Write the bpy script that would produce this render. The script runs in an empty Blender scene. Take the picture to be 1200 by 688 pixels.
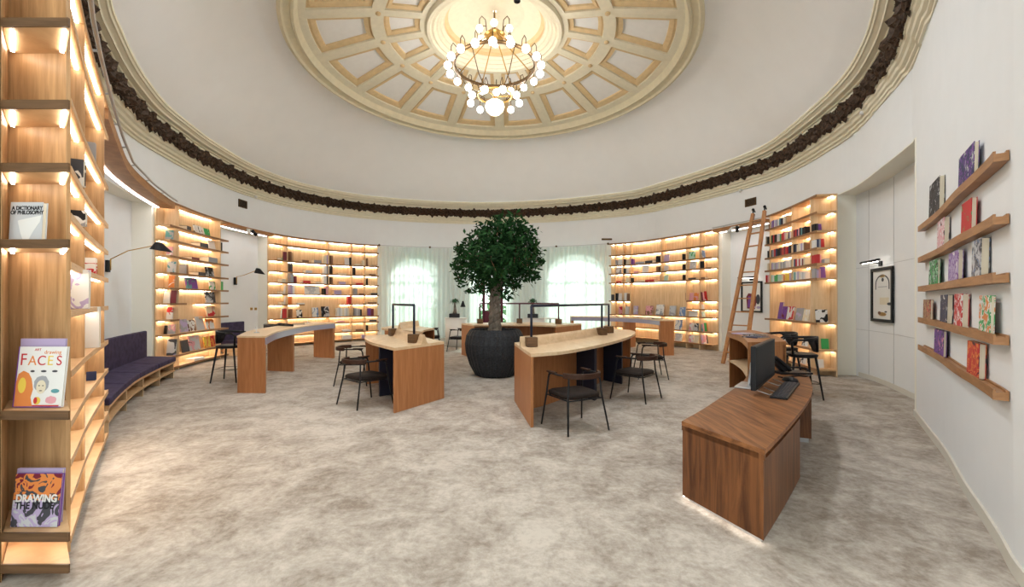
import bpy, bmesh, math, random
from mathutils import Vector, Matrix
random.seed(7)
C = bpy.context.scene.collection
SC = bpy.context.scene
PI = math.pi
FPX, CX, CY, EYE = 500.0, 600.0, 352.0, 1.7      # lens in px of the 1200 px frame, horizon row, eye height


def on_floor(px, py, z=0.0):
    d = FPX * (EYE - z) / (py - CY)
    return Vector(((px - CX) / FPX * d, d, z))


# ------------------------------------------------------------------ materials
def new_mat(name, rough=0.5, metal=0.0, spec=0.5):
    m = bpy.data.materials.new(name)
    m.use_nodes = True
    b = m.node_tree.nodes['Principled BSDF']
    b.inputs['Roughness'].default_value = rough
    b.inputs['Metallic'].default_value = metal
    b.inputs['Specular IOR Level'].default_value = spec
    return m, m.node_tree, b


def plain(name, col, rough=0.5, metal=0.0, noise=0.0, scale=30):
    m, nt, b = new_mat(name, rough, metal, 0.18 if max(col) < 0.12 else 0.4)
    if noise <= 0:
        b.inputs['Base Color'].default_value = (*col, 1)
    else:
        tc = nt.nodes.new('ShaderNodeTexCoord')
        n = nt.nodes.new('ShaderNodeTexNoise')
        n.inputs['Scale'].default_value = scale
        n.inputs['Detail'].default_value = 4
        r = nt.nodes.new('ShaderNodeValToRGB')
        r.color_ramp.elements[0].position = 0.3
        r.color_ramp.elements[1].position = 0.7
        r.color_ramp.elements[0].color = (*[c * (1 - noise) for c in col], 1)
        r.color_ramp.elements[1].color = (*[min(1, c * (1 + noise)) for c in col], 1)
        nt.links.new(tc.outputs['Object'], n.inputs['Vector'])
        nt.links.new(n.outputs['Fac'], r.inputs['Fac'])
        nt.links.new(r.outputs['Color'], b.inputs['Base Color'])
    return m


def wood(name, dark, light, scale=(9, 9, 0.7), rough=0.45, rotz=0.0):
    m, nt, b = new_mat(name, rough, 0.0, 0.3)
    tc = nt.nodes.new('ShaderNodeTexCoord')
    mp = nt.nodes.new('ShaderNodeMapping')
    mp.inputs['Scale'].default_value = scale
    mp.inputs['Rotation'].default_value = (0, 0, rotz)
    n = nt.nodes.new('ShaderNodeTexNoise')
    n.inputs['Scale'].default_value = 2.2
    n.inputs['Detail'].default_value = 7
    n.inputs['Roughness'].default_value = 0.62
    n.inputs['Distortion'].default_value = 0.6
    r = nt.nodes.new('ShaderNodeValToRGB')
    r.color_ramp.elements[0].position = 0.33
    r.color_ramp.elements[1].position = 0.66
    r.color_ramp.elements[0].color = (*dark, 1)
    r.color_ramp.elements[1].color = (*light, 1)
    nt.links.new(tc.outputs['Object'], mp.inputs['Vector'])
    nt.links.new(mp.outputs['Vector'], n.inputs['Vector'])
    nt.links.new(n.outputs['Fac'], r.inputs['Fac'])
    nt.links.new(r.outputs['Color'], b.inputs['Base Color'])
    return m


def emit(name, col, strength):
    m = bpy.data.materials.new(name)
    m.use_nodes = True
    nt = m.node_tree
    nt.nodes.clear()
    e = nt.nodes.new('ShaderNodeEmission')
    o = nt.nodes.new('ShaderNodeOutputMaterial')
    e.inputs['Color'].default_value = (*col, 1)
    e.inputs['Strength'].default_value = strength
    nt.links.new(e.outputs[0], o.inputs[0])
    return m


M = {}
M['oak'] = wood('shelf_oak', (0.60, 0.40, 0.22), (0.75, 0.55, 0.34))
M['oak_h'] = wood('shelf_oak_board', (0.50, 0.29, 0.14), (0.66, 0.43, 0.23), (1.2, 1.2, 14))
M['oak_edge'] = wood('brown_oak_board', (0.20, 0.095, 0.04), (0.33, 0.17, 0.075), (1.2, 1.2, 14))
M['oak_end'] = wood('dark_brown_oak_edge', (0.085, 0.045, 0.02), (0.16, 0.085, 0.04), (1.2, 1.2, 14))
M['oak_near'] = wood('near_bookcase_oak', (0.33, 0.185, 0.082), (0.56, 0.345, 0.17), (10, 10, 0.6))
M['oak_dark'] = wood('rail_board_oak', (0.30, 0.13, 0.045), (0.43, 0.21, 0.08), (2, 2, 12))
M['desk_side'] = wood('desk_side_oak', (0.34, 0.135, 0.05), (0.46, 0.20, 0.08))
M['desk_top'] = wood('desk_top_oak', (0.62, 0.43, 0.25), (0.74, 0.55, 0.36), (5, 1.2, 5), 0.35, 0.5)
M['walnut'] = wood('walnut_side', (0.065, 0.022, 0.008), (0.205, 0.078, 0.026), (7, 7, 0.6), 0.4)
M['walnut_top'] = wood('walnut_top', (0.10, 0.035, 0.011), (0.29, 0.118, 0.042), (9, 0.8, 9), 0.5, 0.65)
M['counter'] = wood('counter_oak', (0.27, 0.105, 0.036), (0.44, 0.20, 0.078))
M['ledge'] = wood('ledge_oak', (0.26, 0.115, 0.045), (0.40, 0.20, 0.085), (1.5, 1.5, 9))
M['ladder'] = wood('ladder_beech', (0.34, 0.14, 0.045), (0.47, 0.22, 0.08))
M['wall'] = plain('wall_paint', (0.775, 0.78, 0.78), 0.75, 0, 0.012, 3)
M['ceil'] = plain('ceiling_plaster', (0.87, 0.865, 0.86), 0.8, 0, 0.012, 2)
M['cream'] = plain('cream_paint', (0.86, 0.83, 0.73), 0.7)
M['stucco'] = plain('cream_stucco', (0.72, 0.645, 0.46), 0.6, 0, 0.05, 6)
M['stucco_lt'] = plain('pale_cream_stucco', (0.75, 0.69, 0.53), 0.6, 0, 0.04, 8)
M['tan'] = plain('tan_stucco', (0.70, 0.52, 0.29), 0.6, 0, 0.06, 8)
M['panel'] = plain('coffer_panel_paint', (0.82, 0.81, 0.79), 0.7, 0, 0.02, 6)
M['garland'] = plain('bronze_leaf_garland', (0.055, 0.032, 0.019), 0.5, 0.2, 0.7, 25)
M['black'] = plain('black_powder_coat', (0.014, 0.014, 0.016), 0.4)
M['navy'] = plain('navy_steel', (0.02, 0.022, 0.04), 0.45)
M['blackseat'] = plain('dark_brown_leather', (0.017, 0.011, 0.009), 0.7, 0, 0.25, 25)
M['leather'] = plain('brown_leather', (0.045, 0.020, 0.012), 0.55, 0, 0.25, 25)
M['purple'] = plain('purple_velvet', (0.055, 0.042, 0.085), 0.85, 0, 0.3, 9)
M['apron'] = plain('lavender_grey_lacquer', (0.34, 0.32, 0.42), 0.25)
M['brass'] = plain('aged_brass', (0.55, 0.33, 0.10), 0.35, 0.9)
M['bronze'] = plain('dark_bronze', (0.12, 0.07, 0.03), 0.45, 0.7)
M['steel'] = plain('brushed_steel', (0.55, 0.56, 0.58), 0.3, 0.9)
M['chrome'] = plain('light_grey_metal', (0.5, 0.5, 0.5), 0.35, 0.6)
M['pages'] = plain('paper_block', (0.72, 0.64, 0.50), 0.8)
M['screen'] = plain('switched_off_screen', (0.012, 0.014, 0.018), 0.55)
M['planter'] = plain('charcoal_planter', (0.030, 0.031, 0.035), 0.6, 0, 0.4, 30)
M['soil'] = plain('dark_soil', (0.03, 0.02, 0.014), 0.95, 0, 0.5, 60)
M['bark'] = wood('fig_bark', (0.09, 0.072, 0.058), (0.24, 0.205, 0.17), (6, 6, 3), 0.8)
M['plinth'] = plain('white_plinth_lacquer', (0.72, 0.69, 0.64), 0.4)
M['lino'] = plain('pale_desk_linoleum', (0.62, 0.64, 0.64), 0.45)
M['burgundy'] = plain('burgundy_paint', (0.10, 0.02, 0.035), 0.45)
M['winframe'] = plain('white_window_paint', (0.75, 0.76, 0.74), 0.5)
M['globe'] = emit('lit_globe', (1.0, 0.94, 0.86), 18)
M['globe_small'] = emit('lit_small_globe', (1.0, 0.94, 0.85), 7)
M['bowl'] = emit('lit_bowl', (1.0, 0.86, 0.64), 3.5)
M['led'] = emit('warm_led', (1.0, 0.87, 0.66), 25)
M['led_near'] = emit('near_led', (1.0, 0.90, 0.74), 14)
M['led_white'] = emit('white_led', (1.0, 0.95, 0.86), 14)
M['led_niche_fill'] = emit('niche_fill_led', (1.0, 0.97, 0.95), 11)  # strips under the header boards, added to brighten the niche backs
M['picwhite'] = plain('picture_paper', (0.74, 0.72, 0.68), 0.5)
M['white'] = plain('white_paint', (0.75, 0.75, 0.75), 0.5)
M['baseb'] = plain('baseboard_paint', (0.66, 0.62, 0.54), 0.5)


def leaf_mat(name, a, b_):
    m, nt, b = new_mat(name, 0.75)
    b.inputs['Specular IOR Level'].default_value = 0.15
    g = nt.nodes.new('ShaderNodeTexNoise')
    g.inputs['Scale'].default_value = 5
    tc = nt.nodes.new('ShaderNodeTexCoord')
    r = nt.nodes.new('ShaderNodeValToRGB')
    r.color_ramp.elements[0].position = 0.35
    r.color_ramp.elements[1].position = 0.65
    r.color_ramp.elements[0].color = (*a, 1)
    r.color_ramp.elements[1].color = (*b_, 1)
    nt.links.new(tc.outputs['Object'], g.inputs['Vector'])
    nt.links.new(g.outputs['Fac'], r.inputs['Fac'])
    nt.links.new(r.outputs['Color'], b.inputs['Base Color'])
    return m


M['leaf'] = leaf_mat('fig_leaf', (0.006, 0.026, 0.007), (0.018, 0.070, 0.016))
M['palmleaf'] = leaf_mat('palm_leaf', (0.03, 0.08, 0.04), (0.06, 0.14, 0.07))
M['hedge'] = leaf_mat('garden_leaf', (0.10, 0.26, 0.12), (0.30, 0.50, 0.28))


def carpet():
    m, nt, b = new_mat('mottled_carpet', 0.95)
    tc = nt.nodes.new('ShaderNodeTexCoord')
    L = nt.links.new

    def noise(scale, detail, rough, dist=0.0):
        n = nt.nodes.new('ShaderNodeTexNoise')
        n.inputs['Scale'].default_value = scale
        n.inputs['Detail'].default_value = detail
        n.inputs['Roughness'].default_value = rough
        n.inputs['Distortion'].default_value = dist
        L(tc.outputs['Object'], n.inputs['Vector'])
        return n
    n1 = noise(0.42, 6, 0.62, 0.3)
    n2 = noise(2.6, 10, 0.78, 0.4)
    n4 = noise(17.0, 4, 0.7, 0.0)

    def madd(a, k, c=None):
        m_ = nt.nodes.new('ShaderNodeMath')
        m_.operation = 'MULTIPLY_ADD'
        m_.inputs[1].default_value = k
        m_.inputs[2].default_value = 0
        L(a, m_.inputs[0])
        if c is not None:
            L(c, m_.inputs[2])
        return m_.outputs[0]
    mix = madd(n4.outputs['Fac'], 0.20, madd(n2.outputs['Fac'], 0.48, madd(n1.outputs['Fac'], 0.32)))
    r = nt.nodes.new('ShaderNodeValToRGB')
    r.color_ramp.elements[0].position = 0.41
    r.color_ramp.elements[1].position = 0.57
    r.color_ramp.elements[0].color = (0.235, 0.19, 0.152, 1)
    r.color_ramp.elements[1].color = (0.52, 0.465, 0.405, 1)
    L(mix, r.inputs['Fac'])
    L(r.outputs['Color'], b.inputs['Base Color'])
    bp = nt.nodes.new('ShaderNodeBump')
    bp.inputs['Strength'].default_value = 0.25
    n3 = noise(160, 2, 0.5)
    L(n3.outputs['Fac'], bp.inputs['Height'])
    L(bp.outputs['Normal'], b.inputs['Normal'])
    return m


M['carpet'] = carpet()


def sheer():
    m = bpy.data.materials.new('sheer_voile')
    m.use_nodes = True
    nt = m.node_tree
    nt.nodes.clear()
    o = nt.nodes.new('ShaderNodeOutputMaterial')
    d = nt.nodes.new('ShaderNodeBsdfDiffuse')
    d.inputs['Color'].default_value = (0.84, 0.86, 0.855, 1)
    t = nt.nodes.new('ShaderNodeBsdfTranslucent')
    t.inputs['Color'].default_value = (0.80, 0.86, 0.82, 1)
    p = nt.nodes.new('ShaderNodeBsdfTransparent')
    p.inputs['Color'].default_value = (0.92, 1.0, 0.95, 1)
    a = nt.nodes.new('ShaderNodeMixShader')
    a.inputs[0].default_value = 0.55
    b = nt.nodes.new('ShaderNodeMixShader')
    b.inputs[0].default_value = 0.13
    nt.links.new(d.outputs[0], a.inputs[1])
    nt.links.new(t.outputs[0], a.inputs[2])
    nt.links.new(a.outputs[0], b.inputs[1])
    nt.links.new(p.outputs[0], b.inputs[2])
    nt.links.new(b.outputs[0], o.inputs[0])
    return m


M['sheer'] = sheer()


def glass():
    m = bpy.data.materials.new('clear_pane')
    m.use_nodes = True
    nt = m.node_tree
    nt.nodes.clear()
    o = nt.nodes.new('ShaderNodeOutputMaterial')
    p = nt.nodes.new('ShaderNodeBsdfTransparent')
    p.inputs['Color'].default_value = (0.93, 0.97, 0.95, 1)
    g = nt.nodes.new('ShaderNodeBsdfGlossy')
    g.inputs['Roughness'].default_value = 0.05
    b = nt.nodes.new('ShaderNodeMixShader')
    b.inputs[0].default_value = 0.06
    nt.links.new(p.outputs[0], b.inputs[1])
    nt.links.new(g.outputs[0], b.inputs[2])
    nt.links.new(b.outputs[0], o.inputs[0])
    return m


M['glass'] = glass()

PAL = {
    'white': (0.70, 0.69, 0.67), 'cream': (0.68, 0.60, 0.45), 'grey': (0.32, 0.32, 0.34), 'silver': (0.50, 0.51, 0.53),
    'black': (0.015, 0.015, 0.018), 'charcoal': (0.06, 0.06, 0.07), 'navy': (0.03, 0.04, 0.10), 'blue': (0.16, 0.24, 0.42),
    'teal': (0.10, 0.28, 0.30), 'mint': (0.42, 0.62, 0.52), 'green': (0.05, 0.33, 0.10), 'red': (0.50, 0.03, 0.035),
    'maroon': (0.16, 0.02, 0.035), 'orange': (0.66, 0.22, 0.06), 'pink': (0.66, 0.32, 0.36), 'lilac': (0.42, 0.34, 0.52),
    'purple': (0.18, 0.06, 0.30), 'brown': (0.20, 0.10, 0.055), 'tan': (0.42, 0.27, 0.15), 'yellow': (0.72, 0.52, 0.08),
}
for k_, v_ in PAL.items():
    M['c_' + k_] = plain(k_ + '_cover', v_, 0.55)


def art_mat(name, cols, scale=6.0, seed=0.0, first=0.44):
    """printed cover art: irregular patches of a few inks"""
    m, nt, b = new_mat(name, 0.55, 0.0, 0.2)
    tc = nt.nodes.new('ShaderNodeTexCoord')
    mp = nt.nodes.new('ShaderNodeMapping')
    mp.inputs['Location'].default_value = (seed, seed * 0.37, seed * 0.71)
    n = nt.nodes.new('ShaderNodeTexNoise')
    n.inputs['Scale'].default_value = scale
    n.inputs['Detail'].default_value = 2.5
    n.inputs['Distortion'].default_value = 1.0
    r = nt.nodes.new('ShaderNodeValToRGB')
    cr = r.color_ramp
    cr.interpolation = 'CONSTANT'
    k = len(cols)
    while len(cr.elements) < k:
        cr.elements.new(0.5)
    for i, c in enumerate(cols):
        cr.elements[i].position = 0 if i == 0 else first + 0.16 * (i - 1) / max(1, k - 2)
        cr.elements[i].color = (*PAL[c], 1)
    nt.links.new(tc.outputs['Object'], mp.inputs['Vector'])
    nt.links.new(mp.outputs['Vector'], n.inputs['Vector'])
    nt.links.new(n.outputs['Fac'], r.inputs['Fac'])
    nt.links.new(r.outputs['Color'], b.inputs['Base Color'])
    return m


# ------------------------------------------------------------------ objects
def world_loc(o):
    v = Vector((0, 0, 0))
    while o is not None:
        v += o.location
        o = o.parent
    return v


def tag(o, label=None, cat=None, group=None, kind=None):
    if label:
        o['label'] = label
    if cat:
        o['category'] = cat
    if group:
        o['group'] = group
    if kind:
        o['kind'] = kind
    return o


def thing(name, label, cat, loc=(0, 0, 0), group=None):
    o = bpy.data.objects.new(name, None)
    o.empty_display_size = 0.1
    C.objects.link(o)
    o.location = loc
    return tag(o, label, cat, group)


class MB:
    def __init__(s):
        s.v, s.f, s.mi = [], [], []
        s.m = 0

    def add(s, vs, fs):
        n = len(s.v)
        s.v += [tuple(v) for v in vs]
        s.f += [tuple(i + n for i in f) for f in fs]
        s.mi += [s.m] * len(fs)

    def box(s, x0, y0, z0, x1, y1, z1):
        s.add([(x0, y0, z0), (x1, y0, z0), (x1, y1, z0), (x0, y1, z0), (x0, y0, z1), (x1, y0, z1), (x1, y1, z1), (x0, y1, z1)],
              [(0, 3, 2, 1), (4, 5, 6, 7), (0, 1, 5, 4), (1, 2, 6, 5), (2, 3, 7, 6), (3, 0, 4, 7)])
        return s

    def prism(s, poly, z0, z1):
        a = sum(poly[i][0] * poly[(i + 1) % len(poly)][1] - poly[(i + 1) % len(poly)][0] * poly[i][1] for i in range(len(poly)))
        if a < 0:
            poly = poly[::-1]
        n = len(poly)
        s.add([(p[0], p[1], z0) for p in poly] + [(p[0], p[1], z1) for p in poly],
              [tuple(range(n))[::-1], tuple(range(n, 2 * n))] + [(i, (i + 1) % n, (i + 1) % n + n, i + n) for i in range(n)])
        return s

    def strip(s, A, B, z0, z1):
        """solid between two plan lines of equal length"""
        n = len(A)
        vs = []
        for a, b in zip(A, B):
            vs += [(a[0], a[1], z0), (b[0], b[1], z0), (b[0], b[1], z1), (a[0], a[1], z1)]
        fs = []
        for i in range(n - 1):
            k = 4 * i
            for j in range(4):
                fs.append((k + j, k + (j + 1) % 4, k + 4 + (j + 1) % 4, k + 4 + j))
        fs.append((3, 2, 1, 0))
        k = 4 * (n - 1)
        fs.append((k, k + 1, k + 2, k + 3))
        s.add(vs, fs)
        return s

    def sweep(s, rows, closed=False, caps=False):
        """rows of equal length point lists -> quad skin"""
        n, m = len(rows), len(rows[0])
        vs = [p for r in rows for p in r]
        fs = []
        for i in range(n - 1):
            for j in range(m if closed else m - 1):
                j2 = (j + 1) % m
                fs.append((i * m + j, i * m + j2, (i + 1) * m + j2, (i + 1) * m + j))
        if caps:
            fs.append(tuple(range(m))[::-1])
            fs.append(tuple((n - 1) * m + j for j in range(m)))
        s.add(vs, fs)
        return s

    def tube(s, pts, r, n=8, closed=False):
        pts = [Vector(p) for p in pts]
        rows = []
        k = len(pts)
        up = Vector((0, 0, 1))
        prev = None
        for i, p in enumerate(pts):
            if closed:
                t = pts[(i + 1) % k] - pts[i - 1]
            else:
                t = pts[min(i + 1, k - 1)] - pts[max(i - 1, 0)]
            t.normalize()
            if prev is None:
                a = t.cross(up)
                if a.length < 1e-3:
                    a = t.cross(Vector((1, 0, 0)))
            else:
                a = prev - t * prev.dot(t)
            a.normalize()
            prev = a
            b = t.cross(a)
            rr = r[i] if isinstance(r, (list, tuple)) else r
            rows.append([p + (a * math.cos(2 * PI * j / n) + b * math.sin(2 * PI * j / n)) * rr for j in range(n)])
        if closed:
            rows.append(rows[0])
        s.sweep(rows, True, not closed)
        return s

    def lathe(s, prof, c=(0, 0, 0), n=24, cap=True):
        rows = [[(c[0] + r * math.cos(2 * PI * j / n), c[1] + r * math.sin(2 * PI * j / n), c[2] + z) for j in range(n)] for r, z in prof]
        s.sweep(rows, True, cap)
        return s

    def ball(s, c, r, n=12, sz=1.0):
        k = max(4, n // 2)
        prof = [(max(1e-4, r * math.sin(PI * i / k)), -r * sz * math.cos(PI * i / k)) for i in range(k + 1)]
        return s.lathe(prof, c, n)

    def build(s, name, mat, parent=None, smooth=False, label=None, bevel=0.0):
        off = world_loc(parent) if parent is not None else Vector((0, 0, 0))
        me = bpy.data.meshes.new(name)
        me.from_pydata([(v[0] - off.x, v[1] - off.y, v[2] - off.z) for v in s.v], [], s.f)
        for mm in (mat if isinstance(mat, (list, tuple)) else [mat]):
            me.materials.append(M[mm] if isinstance(mm, str) else mm)
        for p, i in zip(me.polygons, s.mi):
            p.material_index = i
            p.use_smooth = smooth
        me.validate()
        if len(s.f) < 4000:
            bm = bmesh.new()
            bm.from_mesh(me)
            bmesh.ops.recalc_face_normals(bm, faces=bm.faces)
            bm.to_mesh(me)
            bm.free()
        me.update()
        o = bpy.data.objects.new(name, me)
        C.objects.link(o)
        if parent is not None:
            o.parent = parent
        if label:
            o['label'] = label
        if bevel:
            b = o.modifiers.new('soft_edge', 'BEVEL')
            b.width = bevel
            b.segments = 2
            b.limit_method = 'ANGLE'
        return o


def fix_normals(o):
    bm = bmesh.new()
    bm.from_mesh(o.data)
    bmesh.ops.recalc_face_normals(bm, faces=bm.faces)
    bm.to_mesh(o.data)
    bm.free()
    return o


def copy_tree(o, parent=None):
    c = o.copy()
    C.objects.link(c)
    c.parent = parent
    for ch in list(o.children):
        copy_tree(ch, c)
    return c


def struct(o, kind='structure'):
    o['kind'] = kind
    return o


# ------------------------------------------------------------------ plan curves
def catmull(P, n=12):
    P = [Vector((p[0], p[1])) for p in P]
    P = [P[0] * 2 - P[1]] + P + [P[-1] * 2 - P[-2]]
    out = []
    for i in range(1, len(P) - 2):
        a, b, c, d = P[i - 1:i + 3]
        for k in range(n):
            t = k / n
            out.append(0.5 * ((2 * b) + (c - a) * t + (2 * a - 5 * b + 4 * c - d) * t * t + (3 * b - a - 3 * c + d) * t ** 3))
    out.append(P[-2].copy())
    return out


class Path:
    """open plan line; 'inward' is to the right of travel"""

    def __init__(s, pts):
        s.p = [Vector((q[0], q[1])) for q in pts]
        s.s = [0.0]
        for a, b in zip(s.p, s.p[1:]):
            s.s.append(s.s[-1] + (b - a).length)
        s.n = []
        for i in range(len(s.p)):
            t = s.p[min(i + 1, len(s.p) - 1)] - s.p[max(i - 1, 0)]
            t.normalize()
            s.n.append(Vector((t.y, -t.x)))

    def off(s, d):
        return Path([p + n * (d[i] if isinstance(d, list) else d) for i, (p, n) in enumerate(zip(s.p, s.n))])

    def at(s, t):
        t = max(0, min(s.s[-1], t))
        for i in range(len(s.s) - 1):
            if s.s[i + 1] >= t:
                u = (t - s.s[i]) / max(1e-9, s.s[i + 1] - s.s[i])
                return s.p[i].lerp(s.p[i + 1], u), s.n[i].lerp(s.n[i + 1], u).normalized()
        return s.p[-1].copy(), s.n[-1].copy()

    def ray(s, px):
        """arc length where the sight line of column px meets the path"""
        d = Vector(((px - CX) / FPX, 1.0))
        best = None
        for i in range(len(s.p) - 1):
            a, b = s.p[i], s.p[i + 1]
            ca, cb = a.x * d.y - a.y * d.x, b.x * d.y - b.y * d.x
            if ca == cb or ca * cb > 0:
                continue
            u = ca / (ca - cb)
            q = a.lerp(b, u)
            if q.y > 0.5 and (best is None or q.y > best[1]):
                best = (s.s[i] + u * (s.s[i + 1] - s.s[i]), q.y)
        return best[0]

    def near(s, x, y):
        q = Vector((x, y))
        i = min(range(len(s.p)), key=lambda k: (s.p[k] - q).length)
        return s.s[i]

    def nearest(s, q):
        best = (1e9, 0)
        for i in range(len(s.p) - 1):
            d = s.p[i + 1] - s.p[i]
            u = max(0, min(1, (q - s.p[i]).dot(d) / d.length_squared))
            e = (s.p[i] + d * u - q).length
            if e < best[0]:
                best = (e, s.s[i] + u * d.length)
        return best[1]

    def part(s, a, b, step=0.25):
        n = max(2, int(math.ceil(abs(b - a) / step)) + 1)
        return [s.at(a + (b - a) * k / (n - 1)) for k in range(n)]


def strip_on(mb, path, a, b, d0, d1, z0, z1, step=0.25):
    """a solid that follows path from arc a to b, between inward offsets d0 and d1"""
    q = path.part(a, b, step)
    A_, B_ = [p + n * d0 for p, n in q], [p + n * d1 for p, n in q]
    ymin = getattr(path, 'ymin', None)
    if ymin is not None:          # the near case is cut off flush behind its end panel
        for Q in (A_, B_):
            k = next((i for i, v in enumerate(Q) if v.y >= ymin), 0)
            if k > 0:
                c = Q[k - 1].lerp(Q[k], (ymin - Q[k - 1].y) / (Q[k].y - Q[k - 1].y))
                for i in range(k):
                    Q[i] = c + (Q[k] - c) * (0.001 * i / k)
    return mb.strip(A_, B_, z0, z1)


HC = 3.77
BAND_PTS = [(-2.62, 0.2), (-2.70, 1.3), (-3.0, 2.50), (-4.2, 3.92), (-5.40, 5.30), (-6.09, 6.08), (-6.52, 6.71), (-7.04, 7.54), (-7.47, 8.34), (-7.95, 9.43),
            (-8.26, 10.65), (-8.48, 11.78), (-8.61, 13.76), (-8.28, 15.5), (-7.44, 16.9), (-6.25, 17.95), (-4.48, 18.75), (-2.25, 19.25),
            (0, 19.2), (2.59, 18.5), (4.84, 17.3), (5.62, 16.25), (6.41, 14.84), (7.03, 13.37), (7.36, 12.0), (7.17, 10.19),
            (6.74, 8.33), (6.15, 7.04), (5.42, 5.92), (4.42, 4.62), (3.74, 3.76), (3.08, 2.92), (2.72, 2.35), (2.50, 1.3), (2.45, 0.2)]
BAND = Path(catmull(BAND_PTS, 10))
_w = BAND.off(-0.3)
WALL_PTS = [p for p in _w.p if not (p.x > 0 and p.y < 9.7)][::5] + [Vector(q) for q in
            [(7.20, 8.95), (6.60, 7.60), (6.10, 6.55), (5.93, 6.28), (5.28, 5.40), (4.67, 4.58), (4.02, 3.78), (3.62, 3.26), (3.32, 2.88), (3.09, 2.60), (2.93, 2.30), (2.76, 1.5), (2.70, 0.2)]]
WALL = Path(catmull(WALL_PTS, 6))
FRONT = BAND.off(0.05)

ZTOP = 4.06
# ------------------------------------------------------------------ floor, walls, ceiling
fl = MB()
fl.prism([(p.x, p.y) for p in WALL.off(-0.6).p] + [(2.4, -1.2), (-2.6, -1.2)], -0.1, 0.0)
struct(fl.build('floor', 'carpet'))

SW = {}
SW['a0'] = WALL.near(-5.35, 4.95)
SW['a1'] = WALL.near(-8.38, 9.95)
SW['b0'] = WALL.near(-8.95, 12.6)
SW['b1'] = WALL.ray(313)
SW['win0'] = WALL.ray(437)
SW['win1'] = WALL.ray(721)
SW['d0'] = WALL.ray(846)
SW['d1'] = WALL.near(7.75, 11.6)
SW['r0'] = WALL.ray(980)
SW['r1'] = WALL.nearest(Vector((5.93, 6.28)))
ZW = 5.62
NICHE_Z, ND = 4.0, 0.40


def wall_piece(a, b, name, z0=0.0, z1=ZW):
    mb = MB()
    strip_on(mb, WALL, a, b, -0.25, 0.0, z0, z1, 0.2)
    return struct(mb.build(name, 'wall', smooth=False))


def niche(a, b, tag_, depth=ND, cream_from='far', zt=NICHE_Z):
    wall_piece(a, b, 'wall_' + tag_ + '_upper', zt, ZW)
    mb = MB()
    strip_on(mb, WALL, a - 0.3, b + 0.3, -depth - 0.2, -depth, 0.0, zt + 0.25, 0.2)
    struct(mb.build('wall_' + tag_ + '_back', 'wall'))
    mb = MB()
    strip_on(mb, WALL, a, b, -depth, -0.001, zt - 0.02, zt - 0.001, 0.2)
    for s0_, s1_ in ((a - 0.12, a + 0.004), (b - 0.004, b + 0.12)):
        strip_on(mb, WALL, s0_, s1_, -depth, 0.002, 0, zt - 0.021, 0.2)
    struct(mb.build('trim_' + tag_ + '_reveal', 'cream'))


END = WALL.s[-1]
wall_piece(0, SW['a0'], 'wall_left')
niche(SW['a0'], SW['a1'], 'left_bench')
wall_piece(SW['a1'], SW['b0'], 'wall_left_middle')
niche(SW['b0'], SW['b1'], 'left_lamp')
wall_piece(SW['b1'], SW['win0'], 'wall_left_rear')
wall_piece(SW['win1'], SW['d0'], 'wall_right_rear')
niche(SW['d0'], SW['d1'], 'right_ladder')
wall_piece(SW['d1'], SW['r0'], 'wall_right_middle')
niche(SW['r0'], SW['r1'], 'right_panelled', 0.40, zt=4.1)
wall_piece(SW['r1'], END, 'wall_right')

# panel joints in the right hand recess
pj = MB()
for f in (0.12, 0.39, 0.70):
    s0 = SW['r0'] + (SW['r1'] - SW['r0']) * f
    strip_on(pj, WALL, s0 - 0.006, s0 + 0.006, -0.402, -0.396, 0.1, 4.06, 0.2)
for z in (1.05, 2.42):
    strip_on(pj, WALL, SW['r0'], SW['r1'], -0.402, -0.3962, z - 0.004, z + 0.004, 0.2)
struct(pj.build('trim_panel_joints', 'chrome'))

bb = MB()
strip_on(bb, WALL, SW['r1'] + 0.02, END, 0.0, 0.018, 0.0, 0.10, 0.15)
struct(bb.build('baseboard_right', 'baseb'))
bb = MB()
strip_on(bb, WALL, SW['r0'] + 0.12, SW['r1'] - 0.12, -0.398, -0.38, 0.0, 0.10, 0.15)
struct(bb.build('baseboard_right_recess', 'baseb'))

# rear wall with three openings, as a fine grid with the cells inside the openings left out
SWN = (SW['win0'], SW['win1'])
OPEN = []          # centre arc, half width, sill, spring, arch?
for p0, p1, sill, spring, arch in ((461, 514, 0.25, 3.05, True), (552, 602, 0.0, 3.3, True), (640, 708, 0.25, 3.0, True)):
    a_, b_ = WALL.ray(p0), WALL.ray(p1)
    OPEN.append(((a_ + b_) / 2, (b_ - a_) / 2, sill, spring, arch))


def arch_top(o, s_):
    c, hw, sill, spring, arch = o
    u = (s_ - c) / hw
    if abs(u) >= 1:
        return None
    return spring + (hw * 0.62 * math.sqrt(1 - u * u) if arch else 0)


cols = []
s_ = SWN[0]
bps = sorted([SWN[0], SWN[1]] + [o[0] + o[1] * k / 14 for o in OPEN for k in range(-14, 15)])
rw = MB()
for a_, b_ in zip(bps, bps[1:]):
    if b_ - a_ < 1e-4:
        continue
    mid = (a_ + b_) / 2
    inside = [o for o in OPEN if abs(mid - o[0]) < o[1]]
    if not inside:
        strip_on(rw, WALL, a_, b_, -0.3, 0, 0, ZW, 0.3)
    else:
        o = inside[0]
        t = arch_top(o, mid)
        strip_on(rw, WALL, a_, b_, -0.3, 0, t, ZW, 0.3)
        if o[2] > 0:
            strip_on(rw, WALL, a_, b_, -0.3, 0, 0, o[2], 0.3)
struct(rw.build('wall_rear', 'wall'))


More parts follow.
